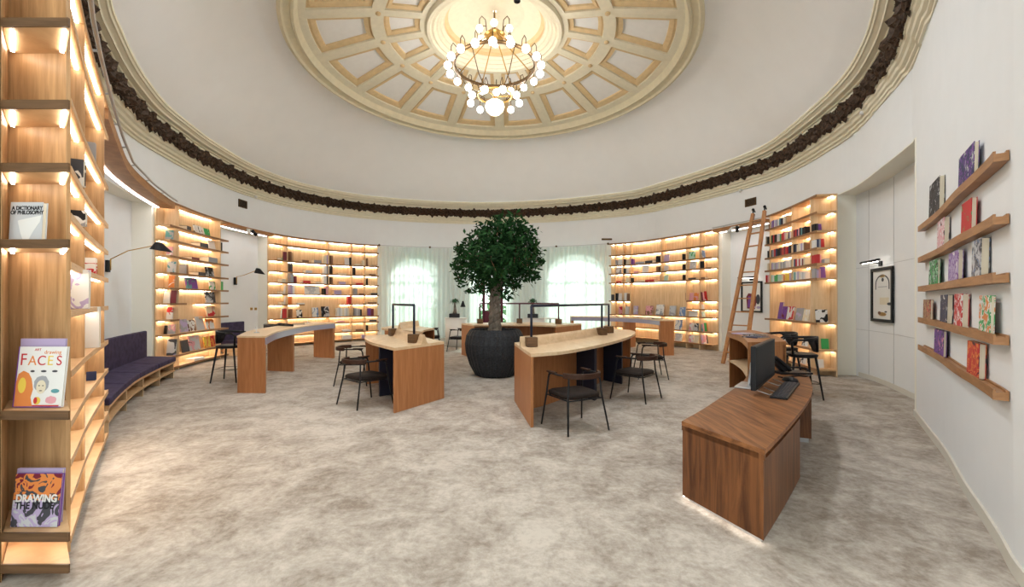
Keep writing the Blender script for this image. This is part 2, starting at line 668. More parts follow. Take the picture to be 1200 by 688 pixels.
def window(o, name, mat, door=False):
    c, hw, sill, spring, arch = o
    root = struct(thing(name, None, None, (*WALL.at(c)[0], sill)))

    def P3(s__, z, d=-0.14):
        p, n = WALL.at(s__)
        q = p + n * d
        return (q.x, q.y, z)
    fr = MB()
    loop = [P3(c - hw + 0.03, sill + 0.03)] + [P3(c - hw * math.cos(PI * k / 16) * 0.985, (arch_top(o, c - hw * 0.9999 * math.cos(PI * k / 16)) or spring) - 0.03) for k in range(17)] + [P3(c + hw - 0.03, sill + 0.03)]
    fr.tube(loop, 0.06, 6, True)
    for k in ((-0.34, 0.34) if not door else (-0.42, 0.42)):
        t = arch_top(o, c + hw * k)
        fr.tube([P3(c + hw * k, sill), P3(c + hw * k, t)], 0.035 if not door else 0.07, 6)
    fr.tube([P3(c - hw, spring - 0.25), P3(c + hw, spring - 0.25)], 0.05, 6)
    if not door:
        for k in (-0.67, 0.0, 0.67):
            fr.tube([P3(c + hw * k, sill), P3(c + hw * k, arch_top(o, c + hw * k))], 0.016, 5)
        for z in (0.95, 1.65, 2.2):
            fr.tube([P3(c - hw, z), P3(c + hw, z)], 0.016, 5)
    else:
        for z in (1.55, 2.25):
            fr.tube([P3(c - hw * 0.42, z), P3(c + hw * 0.42, z)], 0.022, 5)
    fr.build('window_frame', mat, root, True)
    if door:
        dp = MB()
        strip_on(dp, WALL, c - hw * 0.42, c + hw * 0.42, -0.17, -0.10, sill + 0.02, 1.22, 0.1)
        dp.build('door_panel', mat, root)
    pn = MB()
    q = WALL.part(c - hw * 0.995, c + hw * 0.995, hw / 12)
    lo = [(*(p + n * -0.16), sill + 0.02) for p, n in q]
    hi = []
    for i, (p, n) in enumerate(q):
        u = -0.995 + 1.99 * i / (len(q) - 1)
        hi.append((*(p + n * -0.16), spring + hw * 0.62 * math.sqrt(max(0, 1 - u * u)) - 0.02))
    pn.sweep([lo, hi])
    pn.build('window_pane', 'glass', root)


window(OPEN[0], 'window_1', 'winframe')
window(OPEN[2], 'window_2', 'winframe')
window(OPEN[1], 'door_1', 'burgundy', True)

# garden seen through the panes
hd = MB()
for i in range(2600):
    a = random.uniform(-9, 10)
    y = 23.5 - 0.02 * a * a + random.uniform(-0.8, 1.2)
    z = abs(random.gauss(0, 1)) * 1.5
    if z > 3.6 + 0.8 * math.sin(a * 1.3):
        continue
    d = [Vector((random.gauss(0, 1), random.gauss(0, 1), random.gauss(0, 1))).normalized() for _ in (0, 1)]
    c = Vector((a, y, z))
    hd.add([c - d[0] * 0.25, c + d[1] * 0.12, c + d[0] * 0.25, c - d[1] * 0.12], [(0, 1, 2, 3)])
tag(hd.build('garden_foliage', 'hedge'), 'pale green garden foliage beyond the curtained windows', 'foliage', kind='stuff')
lw = MB()
lw.box(-14, 19.9, -0.3, 14, 40, -0.05)
struct(lw.build('ground_garden', 'hedge'))

# ---- cornice and dome
ns = len(BAND.p)
dw = []
for p, n in zip(BAND.p, BAND.n):
    best = 0.3
    for k in range(1, 13):
        q = p - n * (k * 0.04)
        i = min(range(len(WALL.p)), key=lambda j: (WALL.p[j] - q).length)
        if (q - WALL.p[i]).dot(WALL.n[i]) < 0:
            best = max(0.05, k * 0.04 - 0.02)
            break
    dw.append(min(0.32, best))


def prof_rows(prof):
    rows = []
    for t, z in prof:
        row = []
        for p, n, w in zip(BAND.p, BAND.n, dw):
            d = -w * (-t) / 0.3 if t < 0 else t
            q = p + n * d
            row.append((q.x, q.y, z))
        rows.append(row)
    return rows


cn = MB()
cn.sweep(prof_rows([(-0.31, 5.20), (-0.26, 5.20), (-0.26, 5.25), (-0.21, 5.26), (-0.21, 5.31), (-0.15, 5.33), (-0.13, 5.38), (-0.08, 5.40),
                    (-0.06, 5.46), (-0.03, 5.46), (-0.03, 5.80), (0.02, 5.80), (0.02, 5.85), (0.06, 5.86), (0.07, 5.89), (0.14, 5.92), (0.155, 5.905), (0.17, 5.94), (0.22, 5.98), (0.245, 5.98), (0.26, 6.03), (0.28, 6.03), (0.29, 6.07)]))
struct(fix_normals(cn.build('trim_cornice', 'stucco_lt')))
# leaf garland with binding knots
gl = MB()
L_ = BAND.s[-1]
rows = []
nseg = int(L_ / 0.05)
for k in range(nseg):
    s_ = L_ * k / (nseg - 1)
    p, n = BAND.at(s_)
    ph = (s_ / 0.62) % 1.0
    knot = math.exp(-((ph - 0.5) / 0.09) ** 2)
    row = []
    for j in range(9):
        a = PI * j / 8
        r = 0.105 + 0.075 * knot + 0.034 * math.sin(s_ * 29 + j * 2.1) + random.uniform(-0.02, 0.02)
        q = p + n * (0.0 + r * 1.0 * math.sin(a) - 0.03)
        row.append((q.x, q.y, 5.635 - math.cos(a) * (r + 0.045)))
    rows.append(row)
gl.sweep(rows)
struct(gl.build('trim_garland', 'garland', smooth=False))

RC, RR, RZ = Vector((-0.47, 11.65)), 5.20, 8.14


def dome_z(r):
    return 9.10 - 0.98 * (r / RR) ** 2


inner = BAND.off(0.27)
cd = MB()
rows = []
closed_pts = [(p.x, p.y) for p in inner.p]
near = [(inner.p[-1].lerp(Vector((0, -2.2)), 0.45)), Vector((1.1, -1.6)), Vector((-1.1, -1.6)), (inner.p[0].lerp(Vector((0, -2.2)), 0.45))]
closed_pts += [(p.x, p.y) for p in near]
for k in range(15):
    t = k / 14
    row = []
    for x, y in closed_pts:
        d = Vector((x, y)) - RC
        rim = d.normalized() * RR
        q = RC + d.lerp(rim, t)
        z = 6.06 + (RZ - 6.06) * math.sin(t * PI / 2) ** 1.15
        row.append((q.x, q.y, z))
    rows.append(row)
cd.sweep(rows, True)
# roof slab above so that no daylight leaks in
ce = cd.build('ceiling', 'ceil', smooth=True)
struct(ce)


# coffered medallion: four materials on one surface
md = MB()


def ringpt(r, a, dz=0.0):
    return (RC.x + r * math.cos(a), RC.y + r * math.sin(a), dome_z(r) + dz)


def ring_profile(prof, mat_index, n=96):
    md.m = mat_index
    md.sweep([[(RC.x + r * math.cos(2 * PI * j / n), RC.y + r * math.sin(2 * PI * j / n), z) for j in range(n)] for r, z in prof], True)


ring_profile([(5.23, 8.16), (5.23, 8.06), (5.15, 8.03), (5.11, 8.08), (4.98, 8.13), (4.95, 8.08), (4.90, 8.08), (4.86, 8.16), (4.82, dome_z(4.82))], 0)
NR = 16


def cell(r0, r1, a0, a1, kr, ka):
    """rib border then tan frame then recessed pale panel"""
    def quad(i, dz):
        ra, rb = r0 + kr * i, r1 - kr * i
        out = []
        for r, s in ((ra, 0), (rb, 1)):
            pts = []
            for k in range(7):
                aa, ab = a0 + ka * i / r, a1 - ka * i / r
                pts.append(ringpt(r, aa + (ab - aa) * k / 6, dz))
            out.append(pts)
        return out[0] + out[1][::-1]
    loops = [quad(0, 0), quad(1.0, 0), quad(1.0, 0.05), quad(1.35, 0.055), quad(1.35, 0.035), quad(2.0, 0.06), quad(2.0, 0.11), quad(2.15, 0.115)]
    mats = [1, 1, 2, 2, 2, 2, 3]
    for (A, B, mi) in zip(loops, loops[1:], mats):
        md.m = mi
        md.sweep([A, B], True)
    md.m = 3
    md.add(loops[-1], [tuple(range(len(loops[-1])))])


for k in range(NR):
    a0 = PI / 2 + 2 * PI * k / NR
    a1 = a0 + 2 * PI / NR
    cell(3.05, 4.82, a0, a1, 0.17, 0.17)
    cell(1.86, 3.05, a0, a1, 0.14, 0.12)
    md.m = 2
    md.ball(ringpt(3.05, a0, -0.02), 0.07, 10, 0.6)
ring_profile([(1.86, dome_z(1.86)), (1.82, 8.88), (1.74, 8.88), (1.70, 8.94), (1.64, 8.92), (1.58, 9.0), (1.53, 9.0), (1.48, 9.08), (1.44, 9.08), (1.40, 9.14), (1.36, 9.14)], 1)
ring_profile([(1.36, 9.14), (1.35, 9.24), (1.26, 9.30)], 2)
ring_profile([(1.26, 9.30), (0.8, 9.50), (0.3, 9.58), (0.05, 9.59)], 1)
struct(fix_normals(md.build('trim_medallion', ['stucco', 'stucco_lt', 'tan', 'panel'])))

# small black recessed spots in the dome
for i, (px, py, z) in enumerate(((354, 1.5, 8.75), (606, 1.0, 9.35))):
    y = FPX * (z - EYE) / (CY - py)
    x = (px - CX) / FPX * y
    sp = MB()
    sp.lathe([(0.085, 0.10), (0.085, 0.0), (0.07, 0.0), (0.06, 0.04), (0.01, 0.04)], (x, y, z - 0.02), 16)
    tag(sp.build('ceiling_spotlight', 'black'), ['round black downlight in a coffer at the medallion left side', 'round black downlight in the cream disc above the chandelier'][i], 'light')

# air vents and rail cameras
for i, (px, py, w, h) in enumerate(((284, 239, 12, 9), (880, 237, 13, 9))):
    s_ = WALL.ray(px)
    p, n = WALL.at(s_)
    z = EYE + (CY - py) / FPX * p.y
    hw_ = w / FPX * p.y / 2 * 1.15
    hh_ = h / FPX * p.y / 2
    root = thing('air_vent', ['dark rectangular air vent high above the niche with the far wall lamp', 'dark rectangular air vent high above the ladder'][i], 'vent', (p.x, p.y, z - hh_))
    mb = MB()
    strip_on(mb, WALL, s_ - hw_, s_ + hw_, 0.0, 0.012, z - hh_, z + hh_, 0.1)
    mb.build('vent_backing', 'black', root)
    mb = MB()
    for a_, b_, z0, z1 in ((-hw_, hw_, -hh_, -hh_ + 0.03), (-hw_, hw_, hh_ - 0.03, hh_), (-hw_, -hw_ + 0.03, -hh_, hh_), (hw_ - 0.03, hw_, -hh_, hh_)):
        strip_on(mb, WALL, s_ + a_, s_ + b_, 0.012, 0.028, z + z0, z + z1, 0.1)
    mb.build('vent_frame', 'bronze', root)
    for k in range(5):
        mb = MB()
        zz = z - hh_ + 0.045 + k * (2 * hh_ - 0.09) / 4.5
        strip_on(mb, WALL, s_ - hw_ + 0.035, s_ + hw_ - 0.035, 0.012, 0.022, zz, zz + 0.012, 0.1)
        mb.build('slat', 'bronze', root)

# ------------------------------------------------------------------ bookcases
TH = 0.042


def bookcase(label, front, depth, levels, divs, gaps=(), led_off=None, led_top=True, edge='oak_edge', glow='led', z0=0.0, body='oak'):
    """front: Path of the front edge, ends overhang the outer dividers; gaps: {level index: [(s0, s1) left out]}"""
    p0, _ = front.at(front.s[-1] / 2)
    root = thing('bookcase', label, 'bookcase', (p0.x, p0.y, 0))
    LW = 0.009 if led_off is None else 0.012
    S = front.s[-1]
    led_off = depth - 0.07 if led_off is None else led_off
    gaps = dict(gaps)
    bp = MB()
    strip_on(bp, front, 0.0, S, -depth, -depth + 0.025, z0, ZTOP)
    bp.build('back_panel', body, root)
    for s_ in divs:
        zz = [(z0, ZTOP)]
        if isinstance(s_, tuple):
            s_, zz = s_
        for za, zb in zz:
            d = MB()
            strip_on(d, front, s_ - 0.018, s_ + 0.018, -depth + 0.025, -0.004, za, zb, 1)
            d.build('divider', body, root)
    for i, z in enumerate(levels):
        iv = [(0.0, S)]
        for g0, g1 in gaps.get(i, []):
            nv = []
            for a, b in iv:
                if g0 > a:
                    nv.append((a, min(b, g0)))
                if g1 < b:
                    nv.append((max(a, g1), b))
            iv = [v for v in nv if v[1] - v[0] > 0.02]
        sh, le, fe = MB(), MB(), MB()
        for a, b in iv:
            strip_on(sh, front, a, b, -depth + 0.02, -0.012, z - TH, z)
            strip_on(fe, front, a, b, -0.012, 0.0, z - TH - 0.003, z + 0.003)
            if i < len(levels) - 1:
                cuts = sorted([a + 0.02] + [(d[0] if isinstance(d, tuple) else d) for d in divs if a < (d[0] if isinstance(d, tuple) else d) < b] + [b - 0.02])
                for c0, c1 in zip(cuts, cuts[1:]):
                    if c1 - c0 > 0.1:
                        strip_on(le, front, c0 + 0.03, c1 - 0.03, -led_off - LW, -led_off + LW, z - TH - 0.012, z - TH - 0.001)
        so = sh.build('shelf', 'oak_h', root)
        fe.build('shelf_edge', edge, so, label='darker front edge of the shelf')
        if le.v:
            le.build('led_strip', glow, so, label='glowing warm light strip under the shelf')
    root['S'] = S
    return root


def front_between(px0, px1, off=0.05):
    P_ = BAND.off(off)
    a, b = P_.ray(px0), P_.ray(px1)
    return Path([p for p, n in P_.part(a, b, 0.2)])


# each case: front path, levels, divider columns
CASES = {}
fB = front_between(200, 268)
fC = front_between(322, 444)
fD = front_between(713.5, 834)
fE = front_between(896, 956.5, 0.26)
LB = [4.06, 3.50, 3.15, 2.77, 2.37, 2.0, 1.63, 1.24, 0.88, 0.36, 0.09]
LC = [4.06, 3.72, 3.15, 2.75, 2.35, 1.93, 1.55, 1.05, 0.80, 0.42, 0.10]
LD = [4.06, 3.57, 3.15, 2.80, 2.43, 1.69, 1.40, 1.13, 0.63, 0.21]
LE = [4.06, 3.68, 3.26, 2.88, 2.53, 2.20, 1.20, 0.60, 0.17]


def r_(f, px):
    return f.ray(px)


def side_reveal():
    pass


bookcase('lit oak bookcase with end bay standing behind the nearest purple bench', fB, 0.335, LB,
         [r_(fB, 210), r_(fB, 258.6)],
         {6: [(r_(fB, 219), r_(fB, 240))], 7: [(0.0 + r_(fB, 210.5), r_(fB, 241))]})
bookcase('wide lit oak bookcase behind the high desk beside the left window curtain', fC, 0.335, LC,
         [r_(fC, 337), (r_(fC, 385.5), [(0, 1.05), (1.93, ZTOP)]), r_(fC, 412.7), r_(fC, 428)],
         {6: [(r_(fC, 357), r_(fC, 400))], 8: [(0.0, r_(fC, 337))]})
bookcase('wide lit oak bookcase between the right window curtain and the ladder niche', fD, 0.335, LD,
         [r_(fD, 720.5), r_(fD, 730), r_(fD, 738.5), (r_(fD, 774.5), [(2.43, ZTOP), (0, 1.13)]), r_(fD, 804), r_(fD, 819.5)],
         {5: [(r_(fD, 738.6), r_(fD, 804))], 6: [(0, r_(fD, 804))]})
bookcase('tall lit oak bookcase full of novels just right of the ladder', fE, 0.42, LE,
         [r_(fE, 902), (r_(fE, 927.6), [(2.20, ZTOP), (0, 1.2)]), r_(fE, 949.5)])

# ---- the near bookcase on the left edge: its end bay faces the room
fA = Path(catmull([(-2.985, 2.89), (-3.27, 3.22), (-3.60, 3.60), (-4.10, 4.20), (-4.62, 4.84), (-4.88, 5.16)], 5))
fA.ymin = DB_Y = 2.892
LA = [4.06, 3.67, 3.07, 2.61, 2.29, 1.96, 1.63, 1.22, 0.88, 0.62, 0.36, 0.10]
sA1, sA2 = fA.near(-3.59, 3.60), fA.near(-4.62, 4.84)
bcA = bookcase('near oak bookcase at the left edge with lit end bay and curved front shelves', fA, 0.40, LA,
               [sA1, sA2], {}, led_off=0.05, edge='oak_h', glow='led_near', body='oak_near')
ZE = [4.06, 3.40, 2.905, 2.525, 2.065, 1.03, 0.295, 0.105]
DF, DB_ = 2.58, 2.86
ep = MB()
ep.box(-3.42, DB_, 0.0, -2.99, DB_ + 0.03, ZTOP)
ep.build('end_panel', 'oak_near', bcA)
ep = MB()
ep.prism([(-3.10, DF - 0.01), (-3.075, DF - 0.01), (-3.375, DB_), (-3.40, DB_)], 0.0, ZTOP)
ep.build('side_panel', 'oak_near', bcA)
ep = MB()
ep.prism([(-3.125, DF - 0.03), (-3.078, DF - 0.03), (-3.078, DF - 0.01), (-3.125, DF - 0.01)], 0.0, ZTOP)
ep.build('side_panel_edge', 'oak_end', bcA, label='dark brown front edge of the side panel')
for i, z in enumerate(ZE):
    sh = MB()
    sh.prism([(-3.08, DF), (-2.672, DF), (-2.99, DB_), (-3.37, DB_)], z - 0.045, z)
    so = sh.build('end_shelf', 'oak_h', bcA)
    e = MB()
    e.prism([(-3.078, DF - 0.012), (-2.672, DF - 0.012), (-2.672, DF), (-3.078, DF)], z - 0.05, z + 0.003)
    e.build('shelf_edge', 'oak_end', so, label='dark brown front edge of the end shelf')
    if i < 5 or i == 6:
        for q0, q1 in (((-3.055, DF + 0.03), (-3.30, DB_ - 0.04)), ((-2.735, DF + 0.03), (-2.985, DB_ - 0.03))):
            le = MB()
            dv = (Vector(q1) - Vector(q0)).normalized()
            nn = Vector((dv.y, -dv.x)) * 0.009
            q0, q1 = Vector(q0), Vector(q1)
            le.prism([q0 - nn, q1 - nn, q1 + nn, q0 + nn], z - 0.058, z - 0.046)
            le.build('led_strip', 'led_white', so, label='glowing white light strip under the end shelf')

# ---- boards that carry the top edge across the niches, and the ladder rail
TOPF = BAND.off(0.06)


def board(a, b, label):
    mb = MB()
    strip_on(mb, TOPF, a, b, -0.34, 0.0, ZTOP - 0.10, ZTOP + 0.0)
    o = mb.build('header_board', 'oak_dark')
    tag(o, label, 'board')
    mb = MB()
    strip_on(mb, TOPF, a + 0.05, b - 0.05, -0.32, -0.26, ZTOP - 0.112, ZTOP - 0.101)  # added strip that lights the niche behind the board
    mb.build('led_strip', 'led_niche_fill', o, label='added white fill light strip under the board')


mb = MB()
_a = BAND.off(0.30).near(-4.95, 5.2)
cvt = [(-4.9, 5.18), (-5.75, 6.25), (-6.62, 7.40), (-7.40, 8.75), (-7.98, 9.95), (-8.12, 10.28)]
hb = Path(catmull(cvt, 6))
strip_on(mb, hb, 0, hb.s[-1], -0.36, 0.0, ZTOP - 0.16, ZTOP)
o = tag(mb.build('header_board', 'oak_dark'), 'curved oak board high above the nearest purple bench', 'board')
mb = MB()
strip_on(mb, hb, 0.1, hb.s[-1] - 0.1, -0.34, -0.28, ZTOP - 0.172, ZTOP - 0.161)  # added strip that lights the bench niche
mb.build('led_strip', 'led_niche_fill', o, label='added white fill light strip under the board')
board(TOPF.ray(269), TOPF.ray(321), 'curved oak board above the niche with the far wall lamp')
board(TOPF.ray(835), TOPF.ray(895), 'curved oak board behind the ladder top')


def rail(pts, label):
    path = Path(pts)
    root = thing('ladder_rail', label, 'rail', (path.p[0].x, path.p[0].y, ZTOP))
    mb = MB()
    q = path.part(0, path.s[-1], 0.3)
    mb.tube([(*(p + n * 0.04), ZTOP + 0.035) for p, n in q], 0.018, 8)
    mb.build('rail_tube', 'chrome', root, True)
    k = 0.4
    while k < path.s[-1]:
        p, n = path.at(k)
        mb = MB()
        mb.tube([(*(p + n * 0.04), ZTOP + 0.033), (*(p + n * -0.03), ZTOP + 0.015), (*(p + n * -0.03), ZTOP - 0.01)], 0.012, 6)
        mb.build('rail_bracket', 'chrome', root, True)
        k += 1.1


rail([(-3.0, 2.94), (-3.6, 3.61), (-4.1, 4.2), (-4.62, 4.84)] + cvt[0:], 'grey metal ladder rail along the top edge above the nearest purple bench')
rail([p for p, n in TOPF.part(TOPF.ray(836), TOPF.ray(894), 0.3)], 'grey metal ladder rail that the wooden ladder hooks onto')

# ------------------------------------------------------------------ books
OFFS = {}


def book_mesh(name, w, h, t, cover, parent=None, pages='pages'):
    """upright book, cover towards -Y, spine at -X, standing on z=0; cover shell and page block in one mesh"""
    mb = MB()
    c = min(0.006, t * 0.18)
    mb.m = 0
    mb.box(-w / 2, -t / 2, 0, w / 2, -t / 2 + c, h)
    mb.box(-w / 2, t / 2 - c, 0, w / 2, t / 2, h)
    mb.box(-w / 2, -t / 2 + c, 0, -w / 2 + c, t / 2 - c, h)
    mb.m = 1
    mb.box(-w / 2 + c, -t / 2 + c, 0.004, w / 2 - 0.005, t / 2 - c, h - 0.005)
    return mb.build(name, [cover, pages], parent)


def colname(c):
    return c


def end_book(front, zone, px, w_px, h_px, z, cover, kind, label, group, art):
    """a book in the open end bay: it stands against the last divider and faces out of the end"""
    pd, pw, sd, depth, sg = zone
    k = depth / (pw - pd)
    d0, d1 = sorted(((px - w_px / 2 - pd) * k, (px + w_px / 2 - pd) * k))
    p, n = front.at(sd + sg * 0.10)
    t = Vector((-n.y, n.x)) * -1      # along the path
    t = Vector((n.y, -n.x)) * -1
    out = Vector((front.at(sd + sg * 0.1)[0] - front.at(sd)[0])).normalized()
    q = p - n * ((d0 + d1) / 2)
    W, H = d1 - d0, h_px / FPX * p.y
    cov = 'c_' + cover if art is None else art
    ang = math.atan2(out.y, out.x) + PI / 2
    if kind == 'f':
        o = book_mesh('book', W * 0.95, H, 0.03, cov)
        o.location = (q.x, q.y, z + 0.003)
        o.rotation_euler = (-0.14, 0, ang)
    elif kind == 's':
        o = book_mesh('book', 0.15, H, W * 0.93, cov)
        o.location = (q.x, q.y, z + 0.003)
        o.rotation_euler = (0, 0, ang + PI / 2)
    else:
        H = max(0.025, H)
        o = book_mesh('book', W * 0.95, 0.16, H, cov)
        o.location = (q.x + out.x * 0.08, q.y + out.y * 0.08, z + H / 2 + 0.003)
        o.rotation_euler = (-PI / 2, 0, ang)
    return tag(o, label, 'book', group)


def put_book(front, px, w_px, h_px, z, cover, kind, label, group, setback=0.10, t=None, art=None, lean=0.16):
    """kind: f faced out, s spine out, l lying; sizes in metres follow from how large the photo shows it"""
    back = {'f': setback + 0.02, 's': 0.10 + setback * 0.4, 'l': 0.16}[kind]
    fb = OFFS.setdefault((id(front), back), front.off(-back))

    def hit(q):
        try:
            return fb.ray(q)
        except TypeError:
            return 0.0 if abs((fb.p[0].x / fb.p[0].y) * FPX + CX - q) < abs((fb.p[-1].x / fb.p[-1].y) * FPX + CX - q) else fb.s[-1]
    s_ = hit(px)
    a, b = hit(px - w_px / 2), hit(px + w_px / 2)
    p, n = fb.at((a + b) / 2)
    W = abs(b - a)
    D = p.y
    H = h_px / FPX * D
    ang = math.atan2(n.y, n.x) + PI / 2          # cover looks along n
    cov = 'c_' + cover if isinstance(cover, str) and art is None else art
    if kind == 'f':
        H = min(H, 0.62)
        o = book_mesh('book', W * 0.96, H, t or 0.035, cov)
        q = p
        o.location = (q.x, q.y, z + 0.003)
        o.rotation_euler = (-lean, 0, ang)
    elif kind == 's':
        o = book_mesh('book', 0.20, H, W * 0.93, cov)
        q = p
        o.location = (q.x, q.y, z + 0.003)
        o.rotation_euler = (0, 0, ang + PI / 2)
    else:
        o = book_mesh('book', 0.24, W * 0.95, max(0.025, H), cov)
        q = p
        o.rotation_euler = Matrix(((0, 1, 0), (1, 0, 0), (0, 0, -1))).to_euler() if False else (0, PI / 2, ang)
        # lie on its back: thickness upright, height along the shelf
        o.rotation_euler = (Matrix.Rotation(ang, 3, 'Z') @ Matrix.Rotation(PI / 2, 3, 'Z') @ Matrix.Rotation(-PI / 2, 3, 'X')).to_euler()
        tv = n.orthogonal().normalized()
        along = Vector((n.y, -n.x))
        q = q + along * 0
        o.location = (q.x, q.y, z + max(0.025, H) / 2 + 0.002)
        m = Matrix.Rotation(ang, 3, 'Z') @ Matrix.Rotation(PI / 2, 3, 'Z') @ Matrix.Rotation(-PI / 2, 3, 'X')
        off = m @ Vector((0, 0, W * 0.95 / 2))
        o.location = (q.x - off.x, q.y - off.y, z + max(0.025, H) / 2 + 0.002)
    tag(o, label, 'book', group)
    return o


NTH = ['first', 'second', 'third', 'fourth', 'fifth', 'sixth', 'seventh', 'eighth', 'ninth', 'tenth', 'eleventh', 'twelfth', 'thirteenth',
       'fourteenth', 'fifteenth', 'sixteenth', 'seventeenth', 'eighteenth', 'nineteenth', 'twentieth', 'twenty-first', 'twenty-second',
       'twenty-third', 'twenty-fourth', 'twenty-fifth', 'twenty-sixth', 'twenty-seventh', 'twenty-eighth', 'twenty-ninth', 'thirtieth',
       'thirty-first', 'thirty-second', 'thirty-third', 'thirty-fourth', 'thirty-fifth', 'thirty-sixth']
POSE = {'f': 'faced-out', 's': 'upright', 'l': 'lying'}
ARTS = {}


def stock(front, levels, spec, where, setback=0.10, zone=None):
    for li, text in spec.items():
        items = []
        for it in text.split(','):
            it = it.split()
            px0, px1, h, c, k = float(it[0]), float(it[1]), float(it[2]), it[3], it[4]
            items.append(((px0 + px1) / 2, px1 - px0, h, c, k))
        items.sort(key=lambda q: q[0])
        for j, (px, w, h, c, k) in enumerate(items):
            art = None
            cname = c.split('/')[0]
            if '/' in c:
                if c not in ARTS:
                    ARTS[c] = art_mat('printed_cover_' + c.replace('/', '_'), c.split('/'), 5.0, len(ARTS) * 1.7, 0.53)
                art = ARTS[c]
            lab = '%s %s book, %s from left on %s shelf of the bookcase %s' % (cname, POSE[k], NTH[j], NTH[li - 1], where)
            if zone and (px - zone[0]) * (zone[1] - zone[0]) > 0:
                end_book(front, zone, px, w, h, levels[li], c, k, lab, 'books in the bookcase ' + where, art)
                continue
            put_book(front, px, w, h, levels[li], c, k, lab, 'books in the bookcase ' + where, setback, art=art)


def run(px0, px1, h, cols, k='s'):
    """a row of spines between two columns"""
    cs = cols.split()
    w = (px1 - px0) / len(cs)
    return ','.join('%.2f %.2f %.2f %s %s' % (px0 + i * w, px0 + (i + 1) * w, h * random.uniform(0.88, 1.06), c, k) for i, c in enumerate(cs))


stock(fB, LB, {
    1: '213 218 5 charcoal l,228 237 10 white/black/pink f,238.5 246 9 green/white f',
    2: '191 204 12 teal/grey/silver f,229 239 5 charcoal l,245 253 11 white f,253.5 256.5 10 black s',
    3: '193 203 11 white/pink f,219 228 3 maroon l,239 250 6 grey l',
    4: '194 208 13 silver/teal/pink f,211.5 213.3 11 grey s,213.4 215.5 11 brown s,227 236 4 charcoal l,242 251 11 black/grey/silver f,252 255.5 10 white s',
    5: '196 206 14 orange/white/red f,219 232 13 purple/teal/white f,246 254 10 white/green f,254.3 257.5 10 green s',
    6: '188 199 13 white f,199.4 209 15 maroon f,241.5 257 13 charcoal/silver/black f',
    7: '193 203 14 white/red f,242.5 254 12 cream/red/pink f',
    8: '189 194 10 black f,195 207 11 grey/pink/cream f,212 220.5 15 lilac/grey f,221.5 229.5 13 brown/white f,231 239.5 16 silver f,242 251 12 white/orange f',
    9: '193 208.5 19 silver/charcoal/lilac f,214 222 14 charcoal f,223 235 17 silver/pink/black f,240 247 13 yellow/orange/pink f,247.5 254 13 orange/red/green f',
    10: '222 235 2.5 white l',
}, 'behind the nearest bench', 0.12, (210, 186.5, r_(fB, 210), 0.31, -1))
stock(fC, LC, {
    2: '316 326 3 brown l,327 333.5 10 green f,334 336 10 maroon s,338.2 339.6 11 brown s,339.8 341.5 10 tan s,352 360 2.6 brown l,366 375 3.6 grey l,378.5 381.4 9.5 cream s,381.5 384.6 10 lilac s,386.5 389 10 brown s,404 409.3 8.5 white f,409.6 411.9 9 black s,415 422 2 cream l,424 426.8 6.5 cream s,429.2 430.8 9 brown s,435 441 1.6 tan l',
    3: '338.2 340.8 10 charcoal s,356 364 3 silver l,378.8 381.6 9 white s,381.8 384.8 9.5 grey s,386.6 388.6 10 black s,395 405 1.6 cream l,413.7 415.8 9 black s,432 440 1.6 brown l',
    4: '317 333 4 silver l,338.2 342 11 grey s,343 345.8 8 maroon s,353 362 3 red l,368 375 2 cream l,378 381.6 9.5 white s,381.8 384.6 9 black s,386.5 388.8 8.5 brown s,396 404 3 lilac l,416 425 2 red l,429.2 430.6 7.5 black s',
    5: '316 328 3 grey l,330 335.6 10 white f,338.3 340.6 11 lilac s,340.8 343.3 10 white s,357 375 10 white/silver f,378 380.6 7 black s,380.8 384.4 9.5 pink s,390 399 5 lilac l,414 418 7.5 grey s,420 427 1.6 brown l,434 442 2 charcoal l',
    6: '318 330 3 tan l,331.5 335.6 10 white f,338.3 340 9 orange s,346 355 1.6 white l,406.8 411.6 9 red s,430 441 1.8 brown l',
    7: '320 330.5 12 white f,330.8 332.6 11 black s,332.8 335.6 11 red s,338.3 340.6 10 brown s,348 354.5 9 white/black f,366 373.5 11 white/blue f,377 381.4 12 black/silver f,381.8 386 12 charcoal/silver f,' + run(394, 408.5, 9.6, 'white silver white cream white silver cream') + ',' + run(414.4, 421.4, 9, 'grey silver grey') + ',421.6 423.4 7.5 black s,430.5 434 8.5 purple s,434.4 437.6 8 maroon s',
    8: '357 364 1.6 charcoal l,394 403 1.6 pink l,432 441 1.8 charcoal l',
    9: '400 410 2 white l,416 425 1.6 brown l,429.2 431 6 black s',
    10: '400 411 4.5 white l,423 427 4 lilac l',
}, 'behind the high desk', 0.10, (336.6, 315, r_(fC, 337), 0.31, -1))
